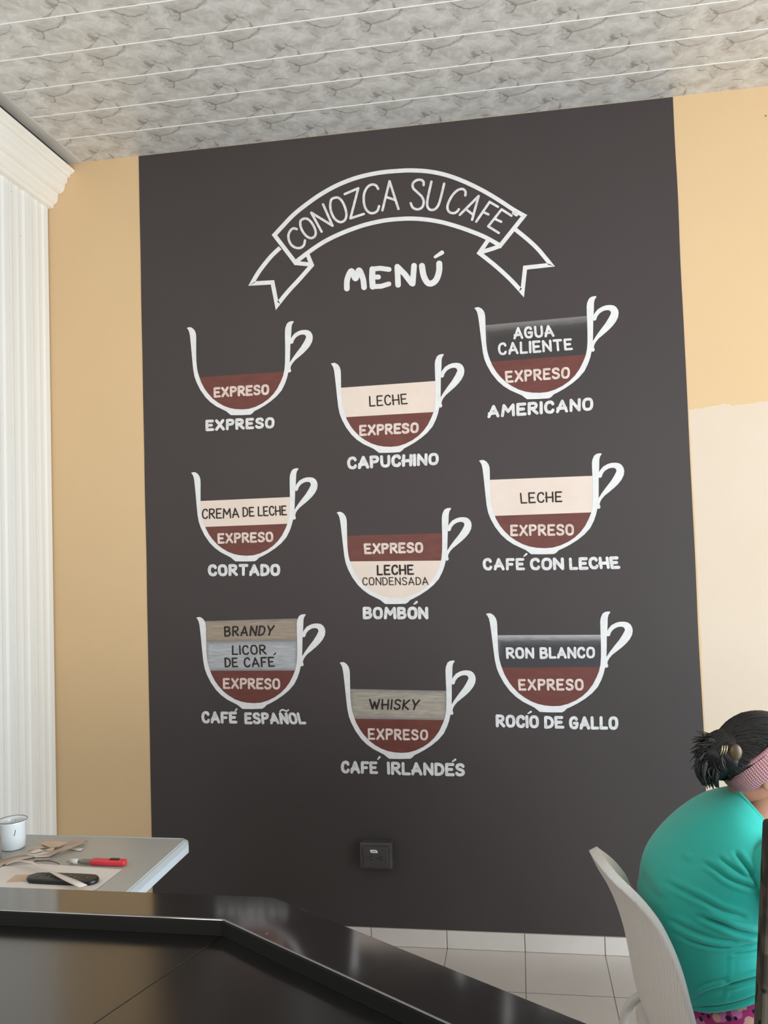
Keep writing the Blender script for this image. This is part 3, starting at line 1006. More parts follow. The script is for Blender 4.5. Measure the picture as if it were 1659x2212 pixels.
# pale lip round the top's edge
bm = bmesh.new()
w2 = 0.024
outer = [(x0 - w2, y0 - w2), (x1 + 0.009, y0 - w2), (x1 + 0.009, y1 - 0.03), (x1 - 0.006, y1 + 0.003), (x0 - w2, y1 + 0.003)]
inner_ = [(x0 + 0.002, y0 + 0.002), (x1 - 0.010, y0 + 0.002), (x1 - 0.010, y1 - 0.016), (x1 - 0.018, y1 - 0.002), (x0 + 0.002, y1 - 0.002)]
ringv = []
for (pp, zz_) in ((inner_, ZT + 0.0006), (outer, ZT - 0.008), (outer, ZT - 0.027), (inner_, ZT - 0.031)):
    ringv.append([bm.verts.new((a - L_.x, b - L_.y, zz_)) for a, b in pp])
for r in range(4):
    A1, B1 = ringv[r], ringv[(r + 1) % 4]
    for i in range(5):
        bm.faces.new((A1[i], A1[(i + 1) % 5], B1[(i + 1) % 5], B1[i]))
from_bm('table_edge', bm, te, tb)
tl = varied('grey_steel_leg', srgb(120, 122, 124), srgb(110, 112, 114), 10, 0.35, 0.5, metal=0.6)
for (lx, ly) in ((x0 + 0.1, y0 + 0.1), (x1 - 0.16, y0 + 0.1), (x0 + 0.1, y1 - 0.12), (x1 - 0.16, y1 - 0.12)):
    bm = bmesh.new()
    add_tube(bm, [(lx - L_.x, ly - L_.y, 0.0), (lx - L_.x, ly - L_.y, ZT - 0.028)], 0.013, 14)
    from_bm('leg', bm, tl, tb, True)

# --- things on the table
def T(px, py, z=ZT):
    return hit(px, py, 2, z)

zt = ZT + 0.0012
mp_ = T(25, 1836)
mug = thing('enamel_mug', 'white mug with thin dark rim standing at the left end of the grey table', 'mug', (mp_.x - 0.006, mp_.y + 0.015, zt))
en = varied('white_enamel', srgb(226, 230, 231), srgb(219, 224, 226), 20, 0.25, 0.5)
bm = bmesh.new()
add_lathe(bm, [(0, 0), (0.029, 0), (0.032, 0.003), (0.0335, 0.03), (0.034, 0.066), (0.037, 0.073), (0.036, 0.074), (0.0325, 0.067), (0.031, 0.02), (0.029, 0.006), (0, 0.005)], 40)
from_bm('body', bm, en, mug, True)
bm = bmesh.new()
add_tube(bm, [(0.0372 * math.cos(a), 0.0372 * math.sin(a), 0.0742) for a in [2 * math.pi * i / 48 for i in range(49)]], 0.0008, 6, False)
r_ = from_bm('rim', bm, varied('dark_rim', srgb(70, 72, 72), srgb(60, 62, 62), 20, 0.4), mug, True)
r_['label'] = 'dark grey rim line'
bm = bmesh.new()
add_tube(bm, [(-0.033, -0.002, 0.058), (-0.05, -0.004, 0.055), (-0.056, -0.004, 0.04), (-0.05, -0.004, 0.024), (-0.033, -0.002, 0.018)], 0.004, 10)
from_bm('handle', bm, en, mug, True)
bm = bmesh.new()
dripm = varied('dark_drip', srgb(60, 60, 62), srgb(50, 50, 52), 20, 0.5)
a0 = -0.9
for (za, zb) in ((0.040, 0.055),):
    add_tube(bm, [(0.0345 * math.cos(a0 + 0.02), 0.0345 * math.sin(a0 + 0.02), za), (0.0347 * math.cos(a0 + 0.12), 0.0347 * math.sin(a0 + 0.12), zb)], 0.0007, 6)
from_bm('paint_drip', bm, dripm, mug, True)
bm = bmesh.new()
add_tube(bm, [(0.033 * math.cos(2.0), 0.033 * math.sin(2.0), 0.060), (0.0335 * math.cos(1.8), 0.0335 * math.sin(1.8), 0.066)], 0.0009, 6)
from_bm('paint_drip', bm, dripm, mug, True)

jp = T(-6, 1853)
jar = bmesh.new()
add_lathe(jar, [(0, 0), (0.020, 0), (0.022, 0.003), (0.022, 0.052), (0.018, 0.06), (0.016, 0.066), (0, 0.066)], 28)
jo = from_bm('small_jar', jar, varied('grey_brown_jar', srgb(150, 138, 128), srgb(138, 126, 117), 14, 0.4), None, True)
jo.location = (jp.x - 0.008, jp.y - 0.008, zt)
tag(jo, 'greyish brown jar cut off by the left edge, just in front of the white mug', 'jar')

paper_w = varied('white_paper', srgb(224, 214, 206), srgb(218, 208, 200), 8, 0.8, 0.2)
paper_p = varied('pale_paper_strip', srgb(226, 214, 204), srgb(218, 205, 195), 8, 0.8, 0.2)
card_t = varied('tan_card', srgb(208, 180, 157), srgb(197, 168, 145), 12, 0.85, 0.2)
card_b = varied('brown_card', srgb(186, 165, 147), srgb(172, 150, 132), 12, 0.85, 0.2)


def sheet(name, label, cat, pts, mat, z, th=0.0006, group=None, bend=None):
    """flat cut of card lying on the table: outline given where the photo shows it"""
    bm = bmesh.new()
    P = []
    for (a, b) in pts:
        p = T(a, b, z)
        P.append((p.x, p.y, z))
    add_prism(bm, P, (0, 0, th))
    o = from_bm(name, bm, mat)
    ctr = sum((Vector(p) for p in P), Vector()) / len(P)
    ctr.z = z
    o.data.transform(Matrix.Translation(-ctr))
    o.location = ctr
    return tag(o, label, cat, group)


CT = lambda pts: [(a / 5.925, 1750 + b / 5.925) for a, b in pts]
sheet('paper_sheet', 'large white paper sheet under the black remote on the grey table', 'paper',
      CT([(60, 720), (520, 690), (1560, 762), (1250, 1000), (700, 1250), (-200, 1200), (-160, 760)]), paper_w, zt)
sheet('card_piece', 'tan card rectangle lying on the white sheet left of the remote', 'card', CT([(205, 830), (420, 826), (360, 915), (75, 925)]), card_t, zt + 0.0008)
# pile of cut card strips
PG = 'cut card pieces heaped on the table'
zc = zt
pile = [([(355, 505), (560, 445), (620, 470), (380, 520)], card_t, 'tan card strip at the far left of the heap'),
        ([(520, 435), (560, 405), (700, 400), (860, 415), (760, 470), (640, 480)], card_t, 'widest tan card cutout topping the heap of scraps'),
        ([(330, 580), (470, 520), (640, 545), (840, 490), (620, 600), (440, 605)], paper_p, 'pale card cutout at the front of the heap'),
        ([(470, 585), (600, 560), (830, 470), (1060, 405), (1095, 415), (860, 500), (640, 575)], card_b, 'long brown card strip along the right of the heap'),
        ([(820, 470), (900, 395), (1090, 355), (1100, 375), (1050, 415), (900, 455)], card_b, 'brown card flap at the far right tip of the heap'),
        ([(890, 500), (905, 485), (1062, 490), (1040, 520), (1000, 522)], paper_p, 'small pale card tab lying right of the heap'),
        ([(365, 545), (440, 515), (500, 500), (560, 520), (420, 555)], paper_p, 'short pale card strip at the left of the heap'),
        ([(580, 515), (640, 490), (700, 480), (680, 515), (620, 530)], card_t, 'small tan card scrap in the middle of the heap'),
        ([(440, 620), (640, 610), (665, 625), (560, 645), (450, 640)], card_b, 'dark brown card scrap in front of the heap')]
for i, (pp, mt, lb) in enumerate(pile):
    sheet('card_scrap', lb, 'card', CT(pp), mt, zc + 0.0008 + 0.0022 * [1, 3, 0, 4, 2, 0, 1.5, 5, 0][i], 0.0009)


def ribbon(name, label, cat, top_edge, bot_edge, hs, mat):
    """a strip of paper that arches off the table: two edges and a height per station"""
    n = len(top_edge)
    v, f = [], []
    for k in range(n):
        a, b = T(*CT([top_edge[k]])[0], zt + hs[k]), T(*CT([bot_edge[k]])[0], zt + hs[k])
        v += [a, b, a + Vector((0, 0, 0.0008)), b + Vector((0, 0, 0.0008))]
    for k in range(n - 1):
        i, j = 4 * k, 4 * k + 4
        f += [(i, j, j + 1, i + 1), (i + 2, i + 3, j + 3, j + 2), (i, i + 2, j + 2, j), (i + 1, j + 1, j + 3, i + 3)]
    f += [(0, 1, 3, 2), (4 * n - 4, 4 * n - 2, 4 * n - 1, 4 * n - 3)]
    o = from_py(name, v, f, mat, None, True, True)
    c = sum((Vector(q) for q in v), Vector()) / len(v)
    c.z = zt
    o.data.transform(Matrix.Translation(-c))
    o.location = c
    return tag(o, label, cat)


ribbon('paper_strip', 'long pale paper strip arching across the black remote', 'paper',
       [(60, 690), (180, 650), (280, 640), (420, 655), (560, 740), (700, 795), (860, 850), (1000, 905), (1118, 962)],
       [(80, 705), (190, 665), (270, 655), (400, 685), (540, 760), (650, 805), (780, 880), (900, 940), (1020, 990)],
       [0.002, 0.012, 0.017, 0.018, 0.0175, 0.0178, 0.0178, 0.0175, 0.017], paper_p)
ribbon('card_strip', 'broad brown card strip running off the table to the left', 'card',
       [(-80, 690), (60, 630), (200, 590), (330, 575), (440, 590)],
       [(-40, 760), (40, 700), (190, 650), (320, 625), (445, 600)],
       [0.001, 0.003, 0.004, 0.003, 0.0025], card_b)
bm = bmesh.new()
pts = [T(*CT([q])[0], zt + 0.003 + h_) for q, h_ in (((430, 660), 0.0), ((560, 645), 0.004), ((660, 655), 0.004), ((730, 675), 0.002), ((760, 690), 0.0))]
add_tube(bm, pts, 0.0011, 6)
tag(from_bm('wire', bm, varied('dark_wire', srgb(70, 62, 55), srgb(60, 52, 46), 20, 0.5), None, True), 'thin dark curved wire beside the red cutter on the table', 'wire')

# black remote control
ra, rb = T(*CT([(395, 880)])[0]), T(*CT([(1290, 915)])[0])
d_ = (rb - ra)
rem = thing('remote_control', 'long black remote control lying on white paper on the grey table', 'remote', ((ra + rb) / 2 + Vector((0, -0.012, 0.0015))), math.atan2(d_.y, d_.x))
rem.location.z = zt + 0.0008
Lr = d_.length / 2
bm = bmesh.new()
outl = [(-Lr, -0.004), (-Lr + 0.008, 0.012), (-Lr + 0.022, 0.020), (0, 0.023), (Lr - 0.022, 0.021), (Lr - 0.006, 0.014), (Lr, 0.0), (Lr - 0.006, -0.014), (Lr - 0.022, -0.021), (0, -0.023), (-Lr + 0.022, -0.021), (-Lr + 0.008, -0.015)]
so = [tuple(p) for p in spline([Vector((a, b, 0)) for a, b in outl], 3, True)]
lv = []
for (sc_, z_) in ((0.94, 0.0), (1.0, 0.004), (0.985, 0.009), (0.90, 0.012)):
    lv.append([bm.verts.new((p[0] * (1 - (1 - sc_) * 0.4), p[1] * sc_, z_)) for p in so])
for a, b in zip(lv[:-1], lv[1:]):
    for i in range(len(a)):
        bm.faces.new((a[i], a[(i + 1) % len(a)], b[(i + 1) % len(a)], b[i]))
bm.faces.new(lv[0][::-1])
bm.faces.new(lv[-1])
from_bm('body', bm, varied('black_remote_plastic', srgb(30, 27, 26), srgb(24, 22, 21), 20, 0.4), rem)
btn = varied('grey_button', srgb(92, 88, 84), srgb(76, 72, 70), 30, 0.5)
for i in range(9):
    bm = bmesh.new()
    ux = -Lr * 0.72 + i * Lr * 0.18
    add_lathe(bm, [(0.0032, 0), (0.0034, 0.001), (0.0026, 0.0018), (0, 0.0019)], 12, (ux, 0.006 if i % 2 else -0.004, 0.0118))
    from_bm('button', bm, btn, rem, True)

# red snap-off cutter
ca, cb = T(*CT([(850, 690)])[0]), T(*CT([(1615, 715)])[0])
d_ = cb - ca
cut = thing('box_cutter', 'red plastic box cutter with steel nose lying on the grey table', 'cutter', ca + Vector((0, 0, 0.0018)), math.atan2(d_.y, d_.x))
Lc = d_.length
redp = varied('red_plastic', srgb(214, 52, 62), srgb(204, 44, 56), 20, 0.35)
stl = varied('dull_steel', srgb(150, 146, 138), srgb(130, 126, 118), 30, 0.35, metal=0.7)
bm = bmesh.new()
add_box(bm, (Lc * 0.42, -0.0105, 0.0), (Lc * 0.995, 0.0105, 0.013), 0.004, 3)
from_bm('handle', bm, redp, cut, True)
bm = bmesh.new()
add_box(bm, (Lc * 0.73, -0.004, 0.0128), (Lc * 0.88, 0.006, 0.0155), 0.001, 1)
s_ = from_bm('slider', bm, varied('black_slider', srgb(40, 22, 24), srgb(32, 18, 20), 20, 0.4), cut)
bm = bmesh.new()
add_box(bm, (Lc * 0.24, -0.007, 0.002), (Lc * 0.43, 0.007, 0.010), 0.001, 1)
from_bm('nose', bm, stl, cut)
bm = bmesh.new()
add_prism(bm, [(0.0, -0.005, 0.005), (Lc * 0.06, -0.006, 0.005), (Lc * 0.26, -0.006, 0.005), (Lc * 0.26, 0.005, 0.005), (Lc * 0.03, 0.003, 0.005)], (0, 0, 0.0008))
from_bm('blade', bm, stl, cut)
bm = bmesh.new()
add_tube(bm, [(Lc * 0.07, 0, 0.006), (Lc * 0.20, 0, 0.006)], 0.0065, 14)
from_bm('blade_cap', bm, varied('pale_cap', srgb(206, 200, 194), srgb(196, 190, 184), 20, 0.4), cut, True)

# ------------------------------------------------------------------ glossy black counter
ZC, ZI = 1.08, 1.061
ctr = thing('bar_counter', 'glossy black counter with raised rim across the bottom of the picture', 'counter', (-0.55, -2.6, 0))
LC = ctr.location
gb = Mat('black_lacquer', srgb(14, 14, 14), 0.13, 0.5)
gb.b.inputs['IOR'].default_value = 2.6
gv = gb.coord('Object')
gb.set(gb.b.inputs['Roughness'], gb.ramp(gb.noise(gv, 7, 5), [(0.3, W3(0.06)), (0.7, W3(0.11))]))
gvo = gb.n('ShaderNodeTexVoronoi', _feature='F1')
gb.set(gvo.inputs['Vector'], gv)
gvo.inputs['Scale'].default_value = 14
gb.color(gb.mix(gb.math('LESS_THAN', gvo.outputs['Distance'], 0.03), srgb(17, 16, 15), srgb(92, 86, 78)))
gl = Mat('black_worktop', srgb(18, 17, 16), 0.24, 0.5)
gl.b.inputs['IOR'].default_value = 2.0
gv2 = gl.coord('Object')
gl.set(gl.b.inputs['Roughness'], gl.ramp(gl.noise(gv2, 5, 6), [(0.3, W3(0.15)), (0.7, W3(0.22))]))
gl.color(gl.mix(gl.noise(gv2, 3, 6), srgb(19, 18, 17), srgb(14, 14, 14)))
u_ = Vector((0.83, -0.557, 0)).normalized()
co = Vector((-0.326, -2.181, 0))
ci = Vector((-0.369, -2.250, 0))
o_far = co + u_ * 1.3
i_far = ci + u_ * 1.3
x_l = -1.86
OUT = [Vector((x_l, -2.170, 0)), co, o_far]
INN = [Vector((x_l, -2.2335, 0)), ci, i_far]
sd_ = hit(223, 2197, 2, ZI) - ci
sd_ = sd_ * ((-2.90 - ci.y) / sd_.y)
NEAR = [Vector((x_l, -2.90, 0)), Vector((ci.x + sd_.x, -2.90, 0)), i_far + Vector((-0.55, -0.82, 0)) * 0.62]


def slab(name, poly, z0, z1, mat, bev=0.0, parent=ctr):
    bm = bmesh.new()
    add_prism(bm, [(p.x - LC.x, p.y - LC.y, z0) for p in poly], (0, 0, z1 - z0))
    bmesh.ops.recalc_face_normals(bm, faces=bm.faces[:])
    bmesh.ops.dissolve_limit(bm, angle_limit=0.01, verts=bm.verts[:], edges=bm.edges[:])
    if bev:
        es = [e for e in bm.edges if len(e.link_faces) == 2 and e.calc_face_angle(0) > 0.5]
        bmesh.ops.bevel(bm, geom=es, offset=bev, segments=3, affect='EDGES', profile=0.5)
    return from_bm(name, bm, mat, parent)


# the inner face of the rim slopes slightly under the top edge
slab('rim', OUT + INN[::-1], ZI - 0.02, ZC, gb, 0.0015)
shade_strip_m = varied('shade_strip_black', srgb(9, 9, 9), srgb(12, 12, 11), 12, 0.55, 0.25)  # added matte strip, puts the dark shade on the rim's inner face
off_ = [Vector((x_l, INN[0].y - 0.0022, 0)), ci + Vector((-0.0010, -0.0026, 0)), i_far + Vector((-0.0012, -0.0018, 0))]
slab('inner_shade_strip', [INN[0] + Vector((0, -0.0002, 0)), ci + Vector((0, -0.0002, 0)), i_far + Vector((0, -0.0002, 0))] + off_[::-1], ZI + 0.0002, ZC - 0.0022, shade_strip_m)
gapv = Vector((0.0008, 0.0004, 0))
slab('worktop', [INN[0] + Vector((0, 0.002, 0)), INN[1], NEAR[1], NEAR[0]], ZI - 0.03, ZI, gl, 0.0006)
slab('worktop', [INN[1] + gapv * 1.5, INN[2], NEAR[2], NEAR[1] + gapv * 1.5], ZI - 0.03, ZI, gl, 0.0006)
inset = Vector((0, -0.12, 0))
BODYP = [OUT[0] + Vector((0.02, -0.05, 0)), co + Vector((-0.03, -0.05, 0)), o_far + Vector((-0.06, -0.04, 0)), NEAR[2] + Vector((0.05, 0.08, 0)), NEAR[1] + Vector((0.02, 0.10, 0)), NEAR[0] + Vector((0.02, 0.10, 0))]
slab('cabinet_body', BODYP, 0.0, ZI - 0.031, gb, 0.002)

# ------------------------------------------------------------------ white chair
CHX, CHY, CHR = 0.235, -1.29, math.radians(9)
chair = thing('plastic_chair', 'white moulded plastic chair with ribbed wraparound back under the person', 'chair', (CHX, CHY, 0), CHR)
cw = Mat('white_chair_plastic', srgb(206, 200, 194), 0.42, 0.5)
cv_ = cw.coord('UV')
cs = cw.n('ShaderNodeSeparateXYZ')
cw.set(cs.inputs[0], cv_)
st1 = cw.math('SINE', cw.math('MULTIPLY', cs.outputs[0], 430.0))
cw.color(cw.mix(cw.noise(cw.coord('Object', (3, 3, 0.6)), 14, 4), srgb(218, 210, 203), srgb(225, 219, 213)))
cw.bump(cw.ramp(st1, [(0.0, W3(0)), (0.35, W3(1))]), 0.55, 0.004)
prof_u = [(0.40, 0.045), (0.458, 0.028), (0.509, 0.010), (0.578, -0.002), (0.648, -0.015), (0.712, -0.033), (0.763, -0.054), (0.803, -0.076), (0.831, -0.088)]


def interp(tab, x_):
    """smooth (monotone cubic) table look-up"""
    n = len(tab)
    if x_ <= tab[0][0]:
        return tab[0][1]
    if x_ >= tab[-1][0]:
        return tab[-1][1]
    i = max(k for k in range(n - 1) if tab[k][0] <= x_)
    dl = lambda k: (tab[k + 1][1] - tab[k][1]) / (tab[k + 1][0] - tab[k][0])
    def tg(k):
        if k == 0:
            return dl(0)
        if k == n - 1:
            return dl(n - 2)
        a, b = dl(k - 1), dl(k)
        return 0 if a * b <= 0 else 2 * a * b / (a + b)
    h_ = tab[i + 1][0] - tab[i][0]
    t = (x_ - tab[i][0]) / h_
    return ((2 * t ** 3 - 3 * t * t + 1) * tab[i][1] + (t ** 3 - 2 * t * t + t) * h_ * tg(i)
            + (3 * t * t - 2 * t ** 3) * tab[i + 1][1] + (t ** 3 - t * t) * h_ * tg(i + 1))


wid_t = [(0.40, 0.205), (0.50, 0.196), (0.55, 0.188), (0.60, 0.176), (0.65, 0.162), (0.69, 0.148), (0.726, 0.134), (0.755, 0.121), (0.784, 0.105), (0.803, 0.089), (0.816, 0.072), (0.825, 0.052), (0.829, 0.034), (0.831, 0.014)]
wrp_t = [(0.40, 0.060), (0.50, 0.050), (0.57, 0.048), (0.66, 0.050), (0.726, 0.046), (0.755, 0.038), (0.784, 0.026), (0.81, 0.010), (0.831, 0.0)]
NV, NS = 48, 36
verts, faces, uvc = [], [], []
for i in range(NV + 1):
    z = 0.40 + (0.831 - 0.40) * (1 - (1 - i / NV) ** 1.5)
    for j in range(NS + 1):
        s_ = -1 + 2 * j / NS
        w_ = interp(wid_t, z)
        u0 = interp(prof_u, z) + interp(wrp_t, z) * abs(s_) ** 2.0
        verts.append((u0, w_ * s_, z))
        uvc.append((w_ * s_, z))
for i in range(NV):
    for j in range(NS):
        a = i * (NS + 1) + j
        faces.append((a, a + 1, a + NS + 2, a + NS + 1))
me = bpy.data.meshes.new('backrest')
me.from_pydata(verts, [], faces)
ul = me.uv_layers.new()
for i, l in enumerate(me.loops):
    ul.data[i].uv = uvc[l.vertex_index]
crim = varied('smooth_chair_rim', srgb(214, 212, 210), srgb(220, 218, 216), 8, 0.38)
bk = link('backrest', me, [cw, crim], chair, True)
md = bk.modifiers.new('thickness', 'SOLIDIFY')
md.thickness = 0.020
md.offset = 0.0
md.material_offset_rim = 1
md = bk.modifiers.new('round', 'SUBSURF')
md.levels = md.render_levels = 2
cs_ = varied('white_chair_seat', srgb(206, 201, 196), srgb(212, 207, 203), 8, 0.4)
bm = bmesh.new()
sp_ = []
for i in range(36):
    a = 2 * math.pi * i / 36
    ca_, sa_ = math.cos(a), math.sin(a)
    sp_.append((0.235 + 0.225 * abs(ca_) ** 0.55 * (1 if ca_ > 0 else -1), 0.215 * abs(sa_) ** 0.55 * (1 if sa_ > 0 else -1)))
rows = []
for (k_, z_) in ((0.95, 0.395), (1.0, 0.405), (1.0, 0.42), (0.94, 0.428), (0.6, 0.418), (0.2, 0.412)):
    rows.append([bm.verts.new((0.235 + (a - 0.235) * k_, b * k_, z_)) for a, b in sp_])
for a, b in zip(rows[:-1], rows[1:]):
    for i in range(36):
        bm.faces.new((a[i], a[(i + 1) % 36], b[(i + 1) % 36], b[i]))
bm.faces.new(rows[0][::-1])
bm.faces.new(rows[-1])
from_bm('seat', bm, cs_, chair, True)
for (sx, sy) in ((0.06, 1), (0.06, -1), (0.42, 1), (0.42, -1)):
    bm = bmesh.new()
    spl = -0.09 if sx < 0.2 else 0.05
    if sx < 0.2:
        lp = [(0.10, sy * 0.150, 0.405), (0.065, sy * 0.166, 0.428), (0.034, sy * 0.170, 0.424), (0.010, sy * 0.174, 0.392), (-0.002, sy * 0.178, 0.34), (-0.030, sy * 0.188, 0.2), (-0.06, sy * 0.20, 0.0)]
    else:
        lp = [(0.39, sy * 0.155, 0.402), (sx + spl * 0.25, sy * 0.175, 0.36), (sx + spl * 0.6, sy * 0.19, 0.2), (sx + spl, sy * 0.21, 0.0)]
    lp = spline([Vector(q) for q in lp], 5)
    add_tube(bm, lp, [(0.012 if sx < 0.2 else 0.017) - 0.003 * i / len(lp) for i in range(len(lp))], 16)
    from_bm('leg', bm, cs_, chair, True)

# ------------------------------------------------------------------ person
PX, PY, PR = 0.42, -1.24, math.radians(4)


def skinned(name, joints, edges, mat, sub=2):
    """one continuous body grown over a joint tree"""
    me = bpy.data.meshes.new(name + '_joints')
    me.from_pydata([j[0] for j in joints], edges, [])
    o = bpy.data.objects.new(name + '_joints', me)
    COL.objects.link(o)
    md = o.modifiers.new('skin', 'SKIN')
    md.use_smooth_shade = True
    sv = me.skin_vertices[0].data
    for i, j in enumerate(joints):
        r = j[1]
        sv[i].radius = r if hasattr(r, '__len__') else (r, r)
        sv[i].use_root = (i == 0)
    sd = o.modifiers.new('sub', 'SUBSURF')
    sd.levels = sd.render_levels = sub
    bpy.context.view_layer.update()
    dg = bpy.context.evaluated_depsgraph_get()
    out_ = bpy.data.meshes.new_from_object(o.evaluated_get(dg))
    bpy.data.objects.remove(o)
    out_.name = name
    res = link(name, out_, None, None, True)
    out_.materials.clear()
    out_.materials.append(mat.m)
    return res


skin = varied('skin', srgb(176, 128, 104), srgb(166, 118, 96), 12, 0.5, 0.4)
skin.b.inputs['Subsurface Weight'].default_value = 0.08
skin.b.inputs['Subsurface Radius'].default_value = (0.02, 0.008, 0.004)
# joints in the person's frame: x forward, y to the left hand, z up
J, E_ = [], []
def jt(p, r, par=None):
    J.append((p, r))
    if par is not None:
        E_.append((par, len(J) - 1))
    return len(J) - 1
pel = jt((0.04, 0, 0.54), 0.09)
sp1 = jt((-0.02, 0, 0.62), (0.105, 0.10), pel)
sp2 = jt((-0.01, 0, 0.74), (0.11, 0.10), sp1)
sp3 = jt((0.055, 0, 0.83), (0.095, 0.075), sp2)
nk = jt((0.098, 0, 0.905), 0.050, sp3)
nk2 = jt((0.120, 0, 0.955), 0.048, nk)
hd1 = jt((0.128, 0, 0.99), 0.060, nk2)
hd2 = jt((0.145, 0, 1.02), 0.070, hd1)
fingers = []
for sgn in (1, -1):
    sh = jt((0.090, sgn * 0.135, 0.835), 0.045, sp3)
    el = jt((0.245, sgn * 0.205, 0.675), 0.038, sh)
    wr = jt((0.405, sgn * 0.125, 0.612), 0.024, el)
    pa = jt((0.443, sgn * 0.115, 0.600), (0.024, 0.014), wr)
    pk = jt((0.482, sgn * 0.110, 0.588), (0.024, 0.012), pa)
    for k in range(4):
        f1 = jt((0.503, sgn * (0.138 - 0.018 * k), 0.580), 0.0085, pk)
        ln = [0.85, 1.0, 0.95, 0.75][k]
        f2 = jt((0.503 + 0.024 * ln, sgn * (0.137 - 0.018 * k), 0.562), 0.008, f1)
        jt((0.503 + 0.030 * ln, sgn * (0.136 - 0.018 * k), 0.538), 0.0068, f2)
    t1 = jt((0.455, sgn * 0.082, 0.597), 0.011, pa)
    t2 = jt((0.478, sgn * 0.062, 0.585), 0.009, t1)
    jt((0.498, sgn * 0.056, 0.570), 0.0075, t2)
    hp = jt((0.08, sgn * 0.09, 0.525), 0.078, pel)
    kn = jt((0.44, sgn * 0.11, 0.51), 0.056, hp)
    an = jt((0.46, sgn * 0.11, 0.09), 0.034, kn)
    hl = jt((0.45, sgn * 0.11, 0.045), 0.036, an)
    jt((0.60, sgn * 0.125, 0.03), 0.026, hl)
person = skinned('person', J, E_, skin, 2)
person.location = (PX, PY, 0)
person.rotation_euler = (0, 0, PR)
tag(person, 'person in teal T-shirt and pink knit headband seated hunched on the white chair', 'person')


def loft(rings, caps=True):
    v, f = [], []
    n = len(rings[0])
    for r in rings:
        v += r
    for i in range(len(rings) - 1):
        for k in range(n):
            a, b = i * n + k, i * n + (k + 1) % n
            f.append((a, b, b + n, a + n))
    return v, f


def ellip_ring(c, tilt, hd, hw, n=96, ex=2.3):
    """a section of the trunk leaning forward by tilt (degrees)"""
    t = math.radians(tilt)
    out_ = []
    fx = Vector((math.cos(t), 0, -math.sin(t)))
    for k in range(n):
        a = 2 * math.pi * k / n
        ca_, sa_ = math.cos(a), math.sin(a)
        ca2 = abs(ca_) ** (2 / ex) * (1 if ca_ > 0 else -1)
        sa2 = abs(sa_) ** (2 / ex) * (1 if sa_ > 0 else -1)
        out_.append(Vector((c[0], 0, c[1])) + fx * hd * ca2 + Vector((0, hw * sa2, 0)))
    return out_


NR = 224
# trunk stations (x forward, z up, lean, half depth, half width)
ST = [(0.028, 0.604, -25, 0.180, 0.196), (0.010, 0.630, -14, 0.168, 0.190), (-0.008, 0.655, 0, 0.158, 0.184), (-0.022, 0.692, 9, 0.150, 0.182), (-0.010, 0.755, 20, 0.144, 0.188),
      (0.025, 0.805, 33, 0.132, 0.188), (0.058, 0.850, 44, 0.108, 0.162), (0.076, 0.880, 50, 0.088, 0.120), (0.086, 0.896, 54, 0.076, 0.088)]
sm = spline([Vector((a[0], a[1], a[2])) for a in ST], 22)
sm2 = spline([Vector((a[3], a[4], 0)) for a in ST], 22)
rings = [ellip_ring((p.x, p.y), p.z, q.x, q.y, NR) for p, q in zip(sm, sm2)]
v, f = loft(rings)
Mp = Matrix.Translation((PX, PY, 0)) @ Matrix.Rotation(PR, 4, 'Z')
# creases of the cloth: grooves with a soft roll on either side, on the near flank
CS = 4.056
def CRP(pts):
    return [Vector((1250 + a / CS, 1820 + b / CS)) for a, b in arcp(pts, 4)]
creases = [(CRP([(1090, 170), (1200, 235), (1330, 330), (1520, 395)]), 4.5, 0.0040), (CRP([(1230, 130), (1330, 210), (1490, 315)]), 4, 0.0032),
           (CRP([(1370, 90), (1480, 230), (1580, 390)]), 5, 0.0055), (CRP([(780, 350), (900, 410), (1100, 510), (1250, 590), (1430, 640)]), 5, 0.0040),
           (CRP([(1060, 640), (1250, 710), (1400, 770), (1600, 802)]), 5, 0.0080), (CRP([(800, 670), (950, 740), (1150, 820), (1350, 850)]), 5, 0.0040),
           (CRP([(830, 780), (1000, 860), (1200, 905), (1400, 900), (1600, 850)]), 4, 0.0032), (CRP([(1300, 960), (1450, 950), (1600, 920)]), 4, 0.0025),
           (CRP([(1300, 1245), (1430, 1205), (1600, 1160)]), 4.5, 0.0055), (CRP([(1000, 1440), (1200, 1430), (1400, 1385), (1600, 1310)]), 3.5, 0.0028),
           (CRP([(1000, 1345), (1120, 1265), (1290, 1215)]), 4, -0.0030), (CRP([(1325, 820), (1328, 1000), (1325, 1180), (1280, 1420)]), 3.4, -0.0008),
           (CRP([(940, 100), (990, 150)]), 6, -0.0030), (CRP([(560, 260), (640, 420), (760, 520)]), 9, 0.0020)]

creases = [(p_, w_, d_ * 1.5, (min(a.x for a in p_) - 5 * w_, max(a.x for a in p_) + 5 * w_, min(a.y for a in p_) - 5 * w_, max(a.y for a in p_) + 5 * w_)) for p_, w_, d_ in creases]


def seg_dist(p, a, b):
    ab = b - a
    t = max(0, min(1, (p - a).dot(ab) / max(1e-9, ab.length_squared)))
    return (p - a - ab * t).length, t


